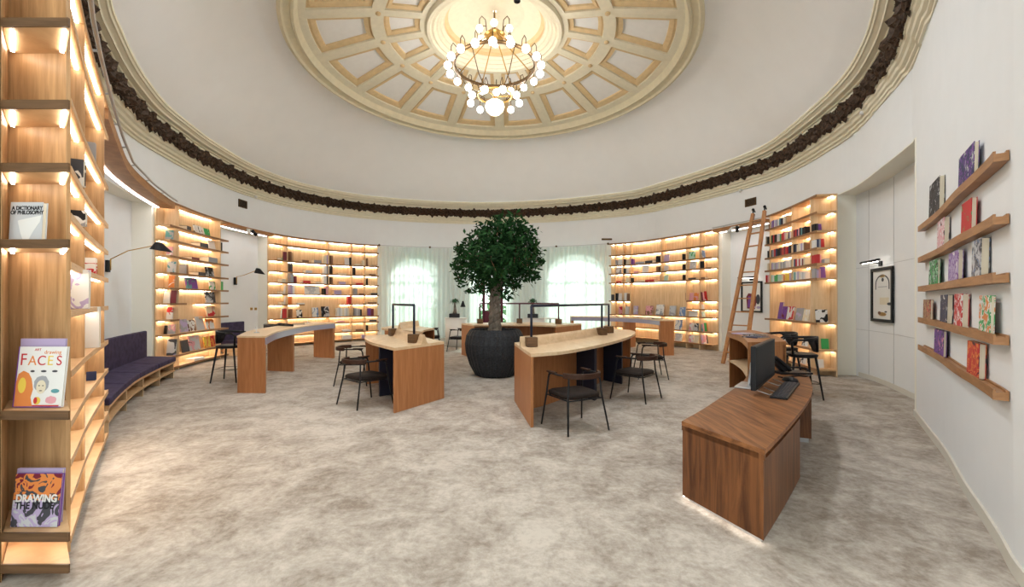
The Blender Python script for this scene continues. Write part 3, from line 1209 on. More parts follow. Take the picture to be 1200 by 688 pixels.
stock(fD, LD, {
    2: '722 724 6 grey s,724.2 729.2 7 white f,731.2 733.4 6.5 black s,733.6 737.4 6.5 cream f,739.4 743 6.5 purple s,746 757 2.4 grey l,758 767 3 charcoal l,770.6 773.6 7.5 black s,775.6 777.6 8 black s,778 784 8.5 lilac f,801.6 803.4 7 black s,807 814.5 9 mint/green/mint f,823 833 9 white/blue/white f',
    3: '722 728.5 7 white/grey f,731.4 733.4 6 black s,733.7 737 6.5 white f,744 749.5 2 pink l,752.5 760 8 white f,771 773.8 6 brown s,775.6 777.8 6 black s,778.2 783 6.5 silver f,801.8 803.5 6.5 black s,808 815.5 9 silver/white f,820.6 822.8 8 black s,823.2 830 8 white f',
    4: '723 729 1.6 red l,733 737.5 5.5 cream f,739.6 742 5 black s,747 757 1.6 cream l,758 769 2.4 red l,775.6 777.8 7 black s,778.2 783 7 mint f,802 803.4 6 black s,809 818.5 2 charcoal l,823 837 2 brown l',
    5: '717 719.8 7 charcoal s,721.6 724.4 8.5 black s,724.6 728.6 8.5 white f,732.4 735.4 9 white s,735.6 738 8 brown s,805.4 807.4 9 maroon s,807.8 812.4 9 pink f,812.8 818.6 9 orange/pink f,820.6 824.4 10 maroon f,824.8 830 9.5 pink/cream f,832 840 11 red/white f',
    6: '821.5 829 5.4 white f',
    7: '725 729.4 9 pink/red f,732.4 737 9 silver f,742 747.5 10 lilac/silver f,756 764.5 10.5 pink/brown/white f,768.5 777.5 12.5 white/grey f,784 791.5 11.5 silver/grey f,796 803.2 10.5 blue/silver f,807 817.5 6.5 white f,821.5 832 6.5 white/mint f',
    8: '791 799 11.5 white/blue f,807.5 812 9 pink/white f,812.4 818.8 9 charcoal/silver f,821 824.5 8.5 teal/grey f,825 829.4 10 pink f,830 839 10 green/white f,839.4 842 10 orange f',
    9: '791 799 9 white/silver f,807 812.6 9 pink/white f,813 818.6 9 cream f,821 826 10.5 lilac/pink f,827 838 10.5 white/pink f,839 842 10 charcoal f',
}, 'left of the ladder', 0.10, (819.8, 843, r_(fD, 819.5), 0.31, 1))
stock(fE, LE, {
    1: run(905, 927, 8.6, 'maroon pink lilac purple white lilac grey white teal navy black white cream tan'),
    2: '899 901.4 9.5 black s,' + run(903.4, 927, 9.2, 'black black green black red black charcoal white silver green red red pink cream') + ',' + run(928.6, 948.8, 9, 'navy white orange red maroon red navy pink black teal black black') + ',' + run(950.6, 955, 9, 'black charcoal') + ',955 961 8.5 purple f',
    3: run(903.4, 927, 9.2, 'black black charcoal grey red navy black black maroon red maroon red') + ',' + run(928.6, 948.8, 9.4, 'navy black black navy black navy cream cream white lilac white brown') + ',' + run(950.8, 958, 10, 'white navy grey') + ',958.2 964.5 11 red f',
    4: run(903.4, 926, 8.4, 'cream tan grey lilac silver grey lilac silver cream grey silver grey silver') + ',' + run(930, 948.6, 9, 'white black white navy red white red white maroon cream') + ',' + run(950.4, 957, 10, 'red red') + ',957.2 961 10 pink f,962 969 5 silver l',
    5: '899.4 901.6 8.5 red s,' + run(903.6, 915.8, 8.2, 'pink white mint white green green') + ',' + run(916, 927, 8.2, 'mint mint cream orange yellow') + ',' + run(930, 948.8, 9, 'lilac black mint teal white lilac cream white silver white') + ',' + run(950.8, 958, 10.6, 'grey lilac pink') + ',959.8 966 13 purple f',
    6: '911.5 915.6 19.5 purple f,915.9 921.5 15 purple/maroon/cream f,922 929.5 15.6 white/red/silver f,932 940.6 14.6 grey/lilac/silver f,941 948 13.8 cream/white/orange f,954 969 15 white/black f',
    7: '917 925 8 white/grey f,940 947 9 white/charcoal f,961 970 12 green/black/pink f',
    8: '918 924 9 white/black f,938 945 9 white/charcoal f,956 964 10 white f',
}, 'right of the ladder', 0.08, (949.8, 974, r_(fE, 949.5), 0.40, 1))

# ------------------------------------------------------------------ books with readable covers on the near bookcase


def text(body, size, loc, mat, parent, rot=(PI / 2, 0, 0), ax='CENTER', name='lettering', sx=1.0, ext=0.0006, bold=0.0):
    cu = bpy.data.curves.new(name, 'FONT')
    cu.body = body
    cu.size = size
    cu.align_x = ax
    cu.extrude = ext
    cu.offset = bold
    cu.materials.append(M[mat] if isinstance(mat, str) else mat)
    tmp = bpy.data.objects.new(name, cu)
    C.objects.link(tmp)
    me = bpy.data.meshes.new_from_object(tmp.evaluated_get(bpy.context.evaluated_depsgraph_get()))
    bpy.data.objects.remove(tmp)
    me.name = name
    o = bpy.data.objects.new(name, me)
    C.objects.link(o)
    o.parent = parent
    o.location = loc
    o.rotation_euler = rot
    o.scale = (sx, 1, 1)
    return o


def big_book(label, w, h, t, cover, spine=None, group=None):
    """cover faces -Y; Empty at the base, parts: cover, page_block"""
    root = thing('book', label, 'book', (0, 0, 0), group)
    mb = MB()
    mb.box(-w / 2, -t / 2, 0, w / 2, -t / 2 + 0.004, h)
    mb.box(-w / 2, t / 2 - 0.004, 0, w / 2, t / 2, h)
    mb.box(-w / 2, -t / 2 + 0.004, 0, -w / 2 + 0.004, t / 2 - 0.004, h)
    mb.build('cover', cover, root)
    mb = MB()
    mb.box(-w / 2 + 0.004, -t / 2 + 0.004, 0.005, w / 2 - 0.006, t / 2 - 0.004, h - 0.006)
    mb.build('page_block', 'pages', root, label='cream page block')
    return root


def place(root, x, y, z, rz=0.0, lean=0.0):
    root.location = (x, y, z)
    root.rotation_euler = (-lean, 0, rz)


def blob(mb, pts, y, th=0.0008):
    """flat printed shape on a cover"""
    n = len(pts)
    mb.add([(x, y, z) for x, z in pts] + [(x, y - th, z) for x, z in pts],
           [tuple(range(n, 2 * n))] + [(i, (i + 1) % n, (i + 1) % n + n, i + n) for i in range(n)])


def oval(cx, cz, rx, rz, n=20, j=0.0):
    return [(cx + rx * math.cos(2 * PI * k / n) * (1 + random.uniform(-j, j)), cz + rz * math.sin(2 * PI * k / n) * (1 + random.uniform(-j, j))) for k in range(n)]


K = (DF + 0.06) / FPX      # metres per photo pixel where the end bay books stand


def eb(px, d):
    return (px - CX) / FPX * (DF + d)

# dictionary
zsh = ZE[4]
b = big_book('grey dictionary of philosophy standing on the near end shelf', 38 * K, 46 * K, 0.03, 'c_silver')
w, h = 38 * K, 46 * K
ft = -0.0155
text('A DICTIONARY', 0.034, (0.004, ft, h * 0.80), 'black', b, sx=0.80, bold=0.0012)
text('OF PHILOSOPHY', 0.034, (0.004, ft, h * 0.685), 'black', b, sx=0.80, bold=0.0012)
mb = MB()
blob(mb, [(-0.05, 0.125), (-0.04, 0.13), (0.095, 0.16), (0.088, 0.12), (0.05, 0.06), (0.02, 0.002), (-0.012, 0.004), (-0.03, 0.05)], ft)
mb.build('cover_print', 'c_white', b, label='white curled page printed on the cover')
place(b, eb(28, 0.055), DF + 0.075, zsh + 0.002, 0.0, 0.05)
# drawing faces, in front of a lilac book
zsh = ZE[5]
b = big_book('lilac book standing behind the drawing faces book on the end shelf', 54 * K, 80 * K, 0.012, 'c_lilac')
place(b, eb(42.5, 0.10), DF + 0.125, zsh + 0.004, 0.0, 0.05)
w, h = 57 * K, 71 * K
b = big_book('white drawing faces book with red lettering on the end shelf', w, h, 0.016, 'c_white')
ft = -0.0085
text('F', 0.105, (-0.115, ft, h - 0.115), 'c_red', b, sx=0.9)
for ch, x, c in (('A', -0.058, 'c_orange'), ('C', 0.0, 'c_red'), ('E', 0.054, 'c_yellow'), ('S', 0.110, 'c_red')):
    text(ch, 0.085, (x, ft, h - 0.115), c, b, sx=0.95)
text('drawing', 0.034, (0.065, ft, h - 0.045), 'c_orange', b)
text('ART', 0.022, (-0.03, ft, h - 0.026), 'c_red', b)
mb = MB()
blob(mb, [(-0.143, 0.004), (-0.145, 0.15), (-0.135, 0.205), (-0.105, 0.225), (-0.072, 0.21), (-0.05, 0.175), (-0.035, 0.11), (-0.045, 0.06), (-0.03, 0.006)], ft)
mb.build('cover_print', 'c_orange', b, label='orange long-haired face printed on the cover')
mb = MB()
blob(mb, oval(-0.105, 0.135, 0.024, 0.048), ft - 0.001)
mb.build('cover_print', 'c_yellow', b, label='yellow face printed on the cover')
mb = MB()
blob(mb, oval(0.015, 0.145, 0.046, 0.05, 24, 0.08), ft)
mb.build('cover_print', 'c_grey', b, label='grey pencil hair printed on the cover')
mb = MB()
blob(mb, oval(0.015, 0.125, 0.030, 0.042), ft - 0.001)
mb.build('cover_print', 'c_cream', b, label='pale pencil face printed on the cover')
for x, z, rx, rz, dy in ((0.003, 0.133, 0.006, 0.003, 2), (0.027, 0.133, 0.006, 0.003, 2), (0.015, 0.102, 0.010, 0.003, 2),
                         (-0.05, 0.222, 0.014, 0.007, 0), (0.02, 0.222, 0.018, 0.007, 0), (0.09, 0.222, 0.018, 0.007, 0)):
    mb = MB()
    blob(mb, oval(x, z, rx, rz, 10), ft - 0.001 * dy)
    mb.build('cover_print', 'c_charcoal', b, label='small dark drawn eye or mouth on the cover')
mb = MB()
blob(mb, oval(0.085, 0.045, 0.034, 0.024, 18, 0.1), ft)
mb.build('cover_print', 'c_pink', b, label='pink pig face printed on the cover')
mb = MB()
blob(mb, oval(-0.004, 0.04, 0.022, 0.024), ft)
mb.build('cover_print', 'c_yellow', b, label='round yellow face printed on the cover')
mb = MB()
blob(mb, oval(-0.012, 0.042, 0.011, 0.02), ft - 0.001)
mb.build('cover_print', 'c_red', b, label='red half of the round printed face')
mb = MB()
blob(mb, [(-0.03, 0.006), (0.135, 0.006), (0.135, 0.014), (-0.03, 0.014)], ft)
mb.build('cover_print', 'c_red', b, label='red strip printed along the cover foot')
mb = MB()
blob(mb, oval(0.104, 0.10, 0.026, 0.013), ft)
mb.build('cover_print', 'c_teal', b, label='teal brush stroke printed on the cover')
mb = MB()
blob(mb, [(-w / 2, 0), (-w / 2 + 0.006, 0), (-w / 2 + 0.006, h), (-w / 2, h)], ft)
blob(mb, [(-w / 2, 0), (w / 2, 0), (w / 2, 0.005), (-w / 2, 0.005)], ft)
mb.build('cover_border', 'c_purple', b, label='purple cover border')
place(b, eb(40.5, 0.06), DF + 0.08, zsh + 0.004, 0.0, 0.10)
# drawing the nude
zsh = ZE[6]
b = big_book('lilac book standing behind the drawing the nude book', 54 * K, 63.5 * K, 0.02, 'c_lilac')
place(b, eb(39.5, 0.085), DF + 0.11, zsh + 0.004, 0.0, 0.06)
w, h = 55 * K, 60 * K
b = big_book('drawing the nude book with orange figure on the lowest end shelf', w, h, 0.016, 'c_purple')
ft = -0.0085
mb = MB()
blob(mb, [(-w / 2, h * 0.5), (w / 2, h * 0.5), (w / 2, h), (-w / 2, h)], ft)
mb.build('cover_print', art_mat('nude_upper_art', ['maroon', 'orange', 'charcoal', 'orange'], 9, 3.1), b, label='dark orange figure study on the upper cover')
mb = MB()
blob(mb, [(-w / 2, 0.0), (w / 2, 0.0), (w / 2, h * 0.5), (-w / 2, h * 0.5)], ft)
mb.build('cover_print', art_mat('nude_lower_art', ['charcoal', 'lilac', 'silver', 'lilac'], 9, 5.3), b, label='lilac grey figure study on the lower cover')
text('DRAWING', 0.062, (0.0, ft - 0.001, h * 0.47), 'c_white', b, sx=0.86, bold=0.002)
text('THE NUDE', 0.058, (-0.008, ft - 0.001, h * 0.34), 'black', b, sx=0.86, bold=0.002)
place(b, eb(38, 0.05), DF + 0.065, zsh + 0.004, 0.0, 0.10)


def face_book(label, px, py0, py1, w, D, z, cover, t=0.04, rz=0.0, lean=0.08, group='books in the curved front bays of the near bookcase'):
    hh = (py1 - py0) / FPX * D
    b_ = big_book(label, w, hh, t, cover, group=group)
    place(b_, (px - CX) / FPX * D, D, z + 0.003, rz, lean)
    return b_


face_book('purple and white paperback on the near bookcase level with the bench lamp', 89.5, 310, 356, 0.15, 3.42, 1.63, art_mat('lilac_white_art', ['white', 'lilac', 'white', 'lilac'], 5, 2), 0.05, 0.55)
face_book('tall white book in the second front bay of the near bookcase', 107.5, 374, 422, 0.12, 4.30, 1.22, 'c_white', 0.07, 0.6, 0.02)
face_book('white and red book in the second front bay above the tall white book', 105, 293, 312, 0.10, 4.30, 1.96, art_mat('white_red_art', ['white', 'red', 'white', 'white'], 7, 4), 0.06, 0.6, 0.05)
face_book('small dark book below the tall white book on the near bookcase', 107, 430, 440, 0.07, 4.36, 0.88, 'c_navy', 0.04, 0.6, 0.02)
face_book('dark book high in the first front bay of the near bookcase', 88, 153, 184, 0.11, 3.40, 2.61, art_mat('dark_white_art', ['charcoal', 'charcoal', 'white', 'black'], 6, 6), 0.05, 0.5, 0.04)
face_book('grey and white book on the fourth front level of the near bookcase', 90, 196, 214, 0.11, 3.40, 2.61 - 0.32, art_mat('grey_white_art', ['grey', 'white', 'black', 'white'], 7, 8), 0.04, 0.5, 0.04)
face_book('grey book high in the second front bay of the near bookcase', 104, 118, 142, 0.10, 4.25, 3.07, 'c_grey', 0.04, 0.6, 0.04)

# ------------------------------------------------------------------ benches


def bench(front, depth, hgt, label_b, fins, cushions=4, back_h=1.02, back=None):
    n_ = 41
    F_ = [front.at(front.s[-1] * k / (n_ - 1))[0] for k in range(n_)]
    if back is None:
        bk_ = front.off(-depth)
    else:
        bk_ = back
    B_ = [bk_.at(bk_.s[-1] * k / (n_ - 1))[0] for k in range(n_)]
    c0 = F_[n_ // 2].lerp(B_[n_ // 2], 0.5)
    root = thing('bench', label_b, 'bench', (c0.x, c0.y, 0))

    def L(f):
        return [a.lerp(b, f) for a, b in zip(F_, B_)]

    def put(name, mat, i0, i1, f0, f1, z0, z1, bev=0.0):
        m_ = MB()
        m_.strip(L(f0)[i0:i1 + 1], L(f1)[i0:i1 + 1], z0, z1)
        return fix_normals(m_.build(name, mat, root, bevel=bev))
    for z in ((hgt - 0.14, hgt - 0.10), (0.14, 0.17)):
        put('bench_board', 'oak_h', 0, n_ - 1, 0.0, 0.97, z[0], z[1])
    put('bench_back_panel', 'oak_dark', 0, n_ - 1, 0.62, 0.66, 0, hgt - 0.141)
    for f in fins:
        i = min(n_ - 2, int(f * (n_ - 1)))
        a, b, c, d = L(0.01)[i], L(0.62)[i], L(0.62)[i + 1], L(0.01)[i + 1]
        k = min(1, 0.036 / max(0.01, (d - a).length))
        m_ = MB()
        m_.prism([a, b, b.lerp(c, k), a.lerp(d, k)], 0.0, hgt - 0.141)
        fix_normals(m_.build('fin', 'oak', root))
    for k in range(cushions):
        i0, i1 = int((n_ - 1) * k / cushions), int((n_ - 1) * (k + 1) / cushions)
        F1 = L(-0.03)
        m_ = MB()
        A_, C_ = L(-0.03)[i0:i1 + 1], L(0.88)[i0:i1 + 1]
        for Q in (A_, C_):
            Q[0] = Q[0].lerp(Q[1], 0.06)
            Q[-1] = Q[-1].lerp(Q[-2], 0.06)
        m_.strip(A_, C_, hgt - 0.10, hgt)
        fix_normals(m_.build('seat_cushion', 'purple', root, bevel=0.02))
    put('backrest', 'purple', 0, n_ - 1, 0.885, 1.0, hgt - 0.099, back_h, 0.02)
    return root


bf = Path(catmull([(-5.12, 5.42), (-5.53, 5.99), (-6.0, 6.68), (-6.4, 7.33), (-6.98, 8.45), (-7.42, 9.40)], 5))
bench(bf, 1.02, 0.46, 'curved purple bench with open oak cubbies behind the near bookcase', (0.02, 0.30, 0.55, 0.78, 0.99), back_h=1.02,
      back=Path(catmull([(-5.75, 5.35), (-6.55, 6.45), (-7.15, 7.45), (-7.75, 8.55), (-8.22, 9.52)], 5)))
b2 = BAND.off(0.25)
b2f = Path([p for p, n in b2.part(b2.ray(279), b2.ray(307), 0.25)])
bench(b2f, 0.70, 0.46, 'farther purple bench in the niche with the far wall lamp', (0.02, 0.5, 0.98), cushions=3, back_h=1.0)

# ------------------------------------------------------------------ wall lamps


def wall_lamp(label, base, mid, shade_c, r, depth_dir):
    root = thing('wall_lamp', label, 'lamp', base)
    bx, by, bz = base
    mb = MB()
    d = Vector((depth_dir[0], depth_dir[1], 0)).normalized()
    t = Vector((-d.y, d.x, 0))
    q = [Vector(base) + t * sx * 0.05 + d * k for sx, k in ((-1, 0), (1, 0), (1, 0.05), (-1, 0.05))]
    mb.prism([(p.x, p.y) for p in q], bz - 0.14, bz + 0.11)
    mb.build('wall_bracket', 'black', root)
    s0 = Vector(base) + d * 0.07
    mb = MB()
    mb.tube([s0 + Vector((0, 0, -0.1)), s0 + Vector((0, 0, 0.13))], 0.012, 8)
    mb.tube([s0 + Vector((0, 0, 0.13)), Vector(mid), Vector(shade_c) + Vector((0, 0, 0.05))], 0.010, 8)
    mb.build('swing_arm', 'brass', root, True, label='thin brass swing arm')
    # asymmetrical folded black shade
    sc = Vector(shade_c)
    mb = MB()
    n = 24
    ax = Vector((1, 0, 0))
    rows = []
    for rr, zz in ((0.03, 0.10), (0.06, 0.095), (r, -0.075)):
        row = []
        for k in range(n):
            a = 2 * PI * k / n
            row.append((sc.x + rr * math.cos(a) * 1.05 + (0.05 if rr > 0.1 else 0.0), sc.y + rr * 0.8 * math.sin(a), sc.z + zz - (0.16 * rr * math.cos(a))))
        rows.append(row)
    mb.sweep(rows, True)
    o = mb.build('lamp_shade', 'black', root, False)
    sm = o.modifiers.new('thick', 'SOLIDIFY')
    sm.thickness = 0.008
    mb = MB()
    mb.ball((sc.x + 0.02, sc.y, sc.z + 0.0), 0.03, 10)
    mb.build('bulb', 'c_white', root, True)
    return root


wl = BAND.off(-0.79)


def wallpt(px, off, py):
    pth = WALL.off(off)
    p, n = pth.at(pth.ray(px))
    return p, n, EYE + (CY - py) / FPX * p.y


p, n, z = wallpt(124.5, -0.395, 311)
D_ = p.y
wall_lamp('black swing arm wall lamp above the nearest purple bench', (p.x, p.y, z), ((150 - CX) / FPX * (D_ + 0.1), D_ + 0.1, EYE + (CY - 294) / FPX * (D_ + 0.1)),
          ((186 - CX) / FPX * (D_ + 0.0), D_ + 0.0, EYE + (CY - 289.5) / FPX * D_), 0.20, (n.x, n.y))
p, n, z = wallpt(275, -0.39, 329)
D_ = p.y - 0.5
wall_lamp('smaller looking black swing arm wall lamp in the far niche', (p.x, p.y, z), ((286 - CX) / FPX * D_, D_, EYE + (CY - 322.5) / FPX * D_),
          ((302.5 - CX) / FPX * D_, D_, EYE + (CY - 318.0) / FPX * D_), 0.16, (n.x, n.y))

# small brass sockets on the niche reveal
for i, px in enumerate((294.5, 299.5)):
    p, n, z = wallpt(px, -0.39, 362)
    root = thing('wall_socket', ['brass wall socket plate nearer the far wall lamp', 'brass wall socket plate nearer the cream reveal'][i], 'socket', (p.x, p.y, z))
    mb = MB()
    s_ = WALL.off(-0.40).ray(px)
    strip_on(mb, WALL.off(-0.40), s_ - 0.05, s_ + 0.05, 0, 0.012, z - 0.045, z + 0.045, 0.1)
    mb.build('socket_plate', 'brass', root)
    for k in (-0.02, 0.02):
        mb = MB()
        strip_on(mb, WALL.off(-0.40), s_ + k - 0.008, s_ + k + 0.008, 0.012, 0.018, z - 0.015, z + 0.015, 0.1)
        mb.build('switch', 'bronze', root)

# ------------------------------------------------------------------ chairs


def make_chair(name, label, group=None):
    """armchair, front towards +Y"""
    t = thing(name, label, 'chair', (0, 0, 0), group)
    mb = MB()
    rows = []
    for z, k in ((0.425, 0.92), (0.44, 1.0), (0.475, 1.0), (0.492, 0.90)):
        row = []
        for j in range(28):
            a = 2 * PI * j / 28
            ca, sa = math.cos(a), math.sin(a)
            e = 0.34
            row.append((0.265 * k * math.copysign(abs(ca) ** e, ca) * (1.0 + 0.05 * sa), 0.01 + 0.25 * k * math.copysign(abs(sa) ** e, sa), z))
        rows.append(row)
    mb.sweep(rows, True, True)
    mb.build('seat', 'blackseat', t, True)
    for sx in (-1, 1):
        mb = MB()
        mb.tube([(sx * 0.315, 0.29, 0.0), (sx * 0.272, 0.225, 0.46), (sx * 0.262, 0.20, 0.66), (sx * 0.262, 0.18, 0.705), (sx * 0.262, 0.13, 0.72)], [0.011, 0.013, 0.013, 0.013, 0.013], 8)
        mb.build('leg', 'black', t, True)
        mb = MB()
        mb.tube([(sx * 0.30, -0.31, 0.0), (sx * 0.25, -0.23, 0.46), (sx * 0.225, -0.215, 0.715)], [0.011, 0.013, 0.012], 8)
        mb.build('leg', 'black', t, True)
    mb = MB()
    arc = [(0.262, 0.20, 0.722), (0.272, 0.05, 0.722), (0.262, -0.10, 0.722), (0.22, -0.22, 0.725), (0.13, -0.30, 0.728), (0.0, -0.325, 0.73)]
    arc = arc + [(-x, y, z) for x, y, z in arc[-2::-1]]
    ap = catmull([(a[0], a[1]) for a in arc], 4)
    mb.tube([(p.x, p.y, 0.724) for p in ap], 0.013, 8)
    mb.build('arm_rail', 'black', t, True)
    mb = MB()
    bk = [(p.x, p.y) for p in ap if p.y < -0.13]
    mb.strip([(x * 0.94, y * 0.94 + 0.0) for x, y in bk], [(x * 1.06, y * 1.06) for x, y in bk], 0.695, 0.765)
    fix_normals(mb.build('backrest', 'leather', t, bevel=0.01))
    for sx in (-1, 1):
        mb = MB()
        mb.box(sx * 0.262 - 0.028, 0.03, 0.728, sx * 0.262 + 0.028, 0.215, 0.748)
        mb.build('arm_pad', 'leather', t, bevel=0.008)
    mb = MB()
    mb.tube([(-0.272, 0.225, 0.415), (0.272, 0.225, 0.415)], 0.010, 8)
    mb.tube([(-0.25, -0.23, 0.415), (0.25, -0.23, 0.415)], 0.010, 8)
    mb.tube([(-0.26, 0.225, 0.415), (-0.24, -0.23, 0.415)], 0.010, 8)
    mb.tube([(0.26, 0.225, 0.415), (0.24, -0.23, 0.415)], 0.010, 8)
    mb.build('seat_frame', 'black', t, True)
    return t


CHAIRS = [  # x, y, facing direction, label
    (0.84, 5.74, (-0.44, 0.90), 'black armchair nearest the camera at the near end of the right reading desk'),
    (2.15, 7.42, (-0.62, 0.55), 'black armchair second along the outer edge of the right reading desk'),
    (3.05, 9.45, (-0.95, 0.10), 'black armchair by the far tip of the right reading desk'),
    (-2.41, 7.02, (0.62, 0.72), 'black armchair at the near end of the left reading desk, beside its end panel'),
    (-3.22, 8.75, (0.9, 0.10), 'brown backed black armchair second along the left reading desk'),
    (-2.98, 9.78, (0.9, -0.1), 'black armchair half hidden behind the far tip of the left reading desk'),
    (-1.75, 14.3, (-0.8, 0.3), 'dark chair behind the left reading desks in front of the white plinth'),
    (-2.75, 14.6, (0.8, 0.1), 'dark chair below the left curtain facing the white plinth'),
]
ch0 = make_chair('armchair', 'x', 'black armchairs around the reading desks')
for i, (x, y, f, lab) in enumerate(CHAIRS):
    o = ch0 if i == 0 else copy_tree(ch0)
    o['label'] = lab
    o.location = (x, y, 0)
    o.rotation_euler = (0, 0, math.atan2(f[1], f[0]) - PI / 2)
    o.scale = (1.06, 1.06, 1.0)


def make_stool(label, group):
    t = thing('bar_stool', label, 'bar stool', (0, 0, 0), group)
    mb = MB()
    rows = []
    for z, k in ((0.70, 0.80), (0.72, 0.97), (0.755, 1.0), (0.765, 0.94), (0.758, 0.6)):
        rows.append([(0.235 * k * math.copysign(abs(math.cos(a)) ** 0.6, math.cos(a)), 0.225 * k * math.copysign(abs(math.sin(a)) ** 0.6, math.sin(a)), z) for a in [2 * PI * j / 24 for j in range(24)]])
    mb.sweep(rows, True, True)
    mb.build('seat', 'black', t, True)
    # wrap-around low back that thins into the arms
    mb = MB()
    rows = []
    for k in range(25):
        a = PI * (1.0 + 1.0 * (k / 24))            # left arm round the back to the right arm
        u = abs(k / 24 - 0.5) * 2
        x, y = 0.285 * math.cos(a), 0.06 + 0.29 * math.sin(a)
        hi = 1.075 - 0.035 * u
        w_ = min(1.0, max(0.0, (u - 0.12) / 0.45))
        lo = 0.79 + (hi - 0.045 - 0.79) * w_ * w_ * (3 - 2 * w_)
        t_ = 0.018
        nx, ny = math.cos(a), math.sin(a)
        rows.append([(x - nx * t_, y - ny * t_, lo), (x + nx * t_, y + ny * t_, lo), (x + nx * t_, y + ny * t_, hi), (x - nx * t_, y - ny * t_, hi)])
    mb.sweep(rows, True, True)
    fix_normals(mb.build('backrest', 'black', t, True))
    for sx in (-1, 1):
        mb = MB()
        mb.tube([(sx * 0.285, 0.05, 1.02), (sx * 0.275, 0.17, 1.015), (sx * 0.25, 0.225, 0.97), (sx * 0.20, 0.19, 0.75)], 0.02, 8)
        mb.build('armrest', 'black', t, True)
        for sy in (-1, 1):
            mb = MB()
            mb.tube([(sx * 0.17, sy * 0.16, 0.72), (sx * 0.25, sy * 0.25, 0.0)], [0.022, 0.013], 8)
            mb.build('leg', 'black', t, True)
    mb = MB()
    q = 0.222
    mb.tube([(-q, -q, 0.27), (q, -q, 0.27), (q, q, 0.27), (-q, q, 0.27)], 0.008, 6, True)
    mb.build('footrest', 'black', t, True)
    return t


STOOLS = [(5.12, 7.55, (-0.85, 0.25), 'black bar stool nearer the camera beside the wooden counter on the right'),
          (5.42, 8.55, (-0.95, -0.1), 'black bar stool behind the nearer one on the right, towards the ladder'),
          (-5.95, 9.0, (0.9, 0.1), 'black bar stool pushed against the near end of the high desk'),
          (-6.35, 11.4, (0.9, 0.1), 'black bar stool seen through the legs of the high desk'),
          ]
st0 = make_stool('x', 'black bar stools at the counters')
for i, (x, y, f, lab) in enumerate(STOOLS):
    o = st0 if i == 0 else copy_tree(st0)
    o['label'] = lab
    o.location = (x, y, 0)
    o.rotation_euler = (0, 0, math.atan2(f[1], f[0]) - PI / 2)

# ------------------------------------------------------------------ reading desks


def lerp2(A, B, f):
    return [a.lerp(b, f) for a, b in zip(A, B)]


def resample(pts, n):
    P_ = Path(catmull(pts, 8))
    return [P_.at(P_.s[-1] * k / (n - 1))[0] for k in range(n)]


DESKS = {}


def reading_desk(label, outer, inner, fins=(0.33, 0.66), n=25, top=0.985, ends=(True, True), spine=0.55, panel_name='modesty_panel'):
    A, B = resample(outer, n), resample(inner, n)
    c = A[n // 2].lerp(B[n // 2], 0.5)
    root = thing('reading_desk', label, 'desk', (c.x, c.y, 0))
    mb = MB()
    mb.strip(A, B, top - 0.045, top)
    fix_normals(mb.build('desk_top', 'desk_top', root))

    def slab(i, name, mat, f0, f1, z1, th=0.045, z0=0.0):
        a, b_ = A[i].lerp(B[i], f0), A[i].lerp(B[i], f1)
        d = (b_ - a).normalized()
        sgn = 1 if i < n // 2 else -1
        t = (A[min(i + 1, n - 1)] - A[max(i - 1, 0)]).normalized() * th * sgn
        mb_ = MB()
        mb_.prism([a, b_, b_ + t, a + t], z0, z1)
        return fix_normals(mb_.build(name, mat, root))
    if ends[0]:
        slab(0, 'end_panel', 'desk_side', 0.0, 1.0, top - 0.045)
    if ends[1]:
        slab(n - 1, 'end_panel', 'desk_side', 0.0, 1.0, top - 0.045)
    M1, M2 = lerp2(A, B, spine), lerp2(A, B, spine + 0.04)
    mb = MB()
    mb.strip(M1[1:-1], M2[1:-1], 0.0, top - 0.046)
    fix_normals(mb.build(panel_name, 'desk_side', root))
    for f in fins:
        slab(int(f * (n - 1)), 'support_fin', 'navy', 0.16, spine, top - 0.046, 0.10)
    DESKS[label] = (A, B, top, root)
    return A, B, root


def ridge(A, B, root, top, f, i0, i1, w=0.095, h=0.155):
    """low wooden crest along the desk top, with rounded profile"""
    mb = MB()
    rows = []
    for i in range(i0, i1 + 1):
        c = A[i].lerp(B[i], f)
        d = (B[i] - A[i]).normalized()
        row = []
        for k in range(9):
            u = -1 + 2 * k / 8
            row.append((c.x + d.x * u * w, c.y + d.y * u * w, top + h * (math.exp(-(u / 0.48) ** 2) - 0.013) / 0.987))
        rows.append(row)
    mb.sweep(rows, False, True)
    fix_normals(mb.build('desk_ridge', 'desk_top', root, label='low curved crest along the desk top'))


def desk_lamp(label, A, B, top, f, idx, z=1.60, r=0.02, dark='navy'):
    """tube lamp on wooden blocks: posts and one bar bending along the desk"""
    c = A[idx[0]].lerp(B[idx[0]], f)
    root = thing('desk_lamp', label, 'lamp', (c.x, c.y, top))
    for i in idx:
        c = A[i].lerp(B[i], f)
        d = (B[i] - A[i]).normalized()
        t = Vector((-d.y, d.x))
        mb = MB()
        mb.prism([c + d * sx * 0.075 + t * sy * 0.085 for sx, sy in ((-1, -1), (1, -1), (1, 1), (-1, 1))], top + 0.003, top + 0.15)
        mb.build('lamp_block', 'oak_end', root, bevel=0.01, label='dark wood foot block')
        mb = MB()
        mb.tube([(c.x, c.y, top + 0.15), (c.x, c.y, z)], r, 10)
        mb.build('post', dark, root, True)
    mb = MB()
    pts = []
    i = float(idx[0])
    while i <= idx[-1] + 1e-6:
        k = int(i)
        u = i - k
        a = A[k].lerp(A[min(k + 1, len(A) - 1)], u)
        b_ = B[k].lerp(B[min(k + 1, len(B) - 1)], u)
        c = a.lerp(b_, f)
        pts.append((c.x, c.y, z))
        i += 0.5
    mb.tube(pts, r * 1.05, 10)
    mb.build('light_bar', dark, root, True)
    return root


